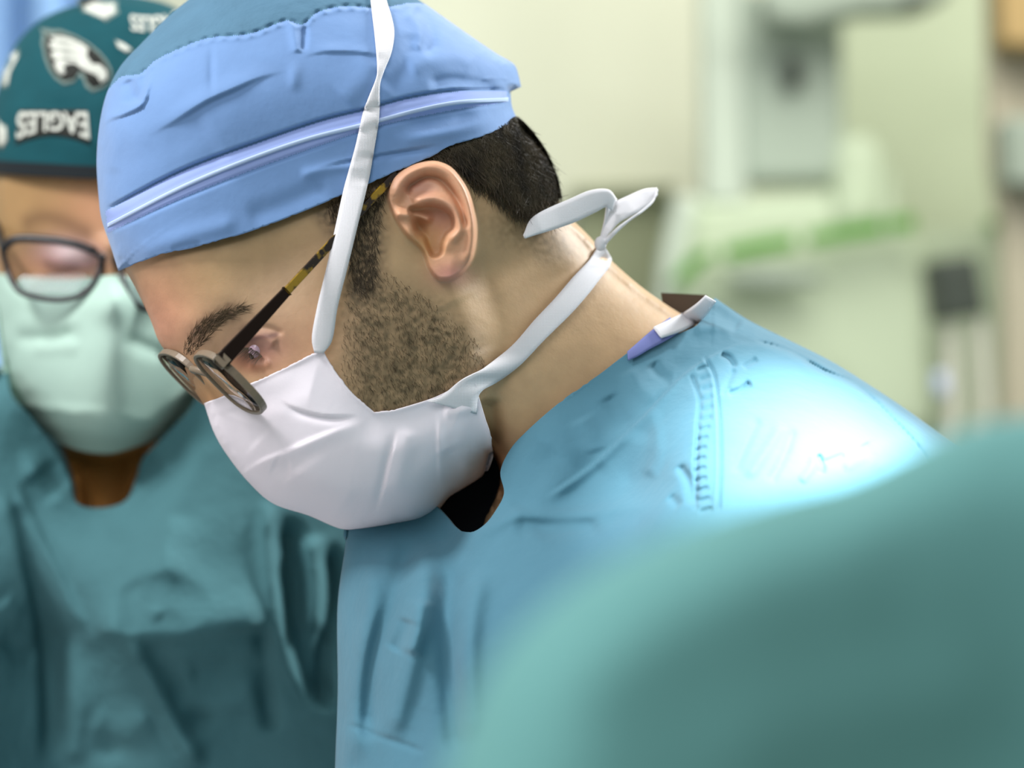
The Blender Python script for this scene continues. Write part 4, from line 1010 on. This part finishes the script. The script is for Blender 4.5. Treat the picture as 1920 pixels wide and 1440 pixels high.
m2 = thing('equipment_cabinet', 'pale rounded medical cabinet behind the dark block, with green edge trim', 'cabinet', tuple(pt(1760, ZF(4.0), 4.0)))
solid('housing', [(1500,640),(1560,560),(1650,470),(1740,430),(1850,425),(1960,440),(2300,480),(2300,1200),(1500,1200)], 4.0, .3, M['palegrey'], m2, .03)
solid('green_trim', [(1852,412),(1960,404),(1960,424),(1854,430)], 3.985, .02, M['green'], m2, .003)
solid('base', [(1520,1200),(2280,1200),(2280,ZF(4.0)),(1520,ZF(4.0))], 4.0, .3, M['palegrey'], m2, .02)
blk = thing('bottle_holder', 'dark square block on two pale pipes beside the pale machine', 'equipment', tuple(pt(1800, ZF(3.5), 3.5)))
solid('block', [(1748,488),(1832,478),(1852,590),(1762,604)], 3.5, .1, M['darkblock'], blk, .008)
solid('pipe', [(1772,606),(1796,604),(1804,760),(1806,ZF(3.5)),(1776,ZF(3.5)),(1776,760)], 3.52, .03, M['pinkgrey'], blk, .008)
solid('pipe', [(1826,600),(1852,598),(1862,760),(1864,ZF(3.5)),(1834,ZF(3.5)),(1836,760)], 3.52, .03, M['pinkgrey'], blk, .008)
solid('valve', [(1752,700),(1776,696),(1780,738),(1756,742)], 3.5, .03, M['lilac'], blk, .008)
cab = thing('storage_cabinet', 'low olive-grey cabinet standing behind the tied mask strings', 'cabinet', tuple(pt(1190, ZF(4.2), 4.2)))
solid('cabinet_body', [(1080,356),(1262,352),(1272,700),(1272,ZF(4.2)),(1080,ZF(4.2))], 4.15, .25, M['olive'], cab, .01)
solid('worktop', [(1070,350),(1268,346),(1268,364),(1070,368)], 4.1, .32, M['olive'], cab, .004)
rk = thing('equipment_rack', 'tall taupe and tan equipment rack at the far edge beside the pale machine', 'rack', tuple(pt(1930, ZF(3.6), 3.6)))
solid('side_panel', [(1852,-200),(2100,-200),(2100,ZF(3.6)),(1880,ZF(3.6)),(1880,430),(1856,300)], 3.66, .04, M['taupe'], rk, .01)
solid('wooden_box', [(1872,-120),(2050,-120),(2050,90),(1880,84)], 3.56, .1, M['tan'], rk, .008)
solid('grey_unit', [(1884,220),(2050,215),(2050,350),(1890,345)], 3.58, .1, M['midgrey'], rk, .008)
# curtain with real waves
cu_th = thing('curtain', 'pale blue curtain hanging behind the patterned cap', 'curtain', (-.75, 2.4, 0))
V = []; F = []; nx, nz = 80, 6
for i in range(nx):
    for j in range(nz):
        V.append((-1.55+i*.0125, 2.4+.03*math.sin(i*.9)+.01*math.sin(i*2.3), .03+j*.53))
for i in range(nx-1):
    for j in range(nz-1): F.append((i*nz+j, (i+1)*nz+j, (i+1)*nz+j+1, i*nz+j+1))
thick(make('curtain_cloth', V, F, M['bluecloth'], cu_th), .003)
v, f = tube([(-1.7, 2.4, 2.7), (-.4, 2.4, 2.7)], .012); make('curtain_rail', v, f, M['midgrey'], cu_th)

tab = thing('added_operating_table', 'added unseen operating table under pale draping between the two people, below the heads', 'operating table', (-.8, -.2, 0))  # table and cloth added out of view to bounce light onto the mask
box('tabletop', -1.7, -.13, -.5, .08, .92, .99, M['white'], tab, bev=.02)
box('pedestal', -1.1, -.7, -.35, -.05, 0, .92, M['grey'], tab)
V = []; F = []; nx, ny = 60, 36                      # pale cloth over the table top, hanging down its sides
for i in range(nx):
    for j in range(ny):
        x = -1.80+1.75*i/(nx-1); y = -.66+.82*j/(ny-1); ox = max(-1.71-x, x+.12, 0); oy = max(-.51-y, y-.09, 0); o_ = max(ox, oy)
        V.append((min(max(x, -1.72), -.11), min(max(y, -.52), .10), 1.0-o_*4+.004*math.sin(x*23)*math.sin(y*31)))
for i in range(nx-1):
    for j in range(ny-1): F.append((i*ny+j, (i+1)*ny+j, (i+1)*ny+j+1, i*ny+j+1))
make('bounce_drape', V, F, mat('pale_drape', srgb(236, 226, 228), .9, [(8, .4, .02)]), tab)
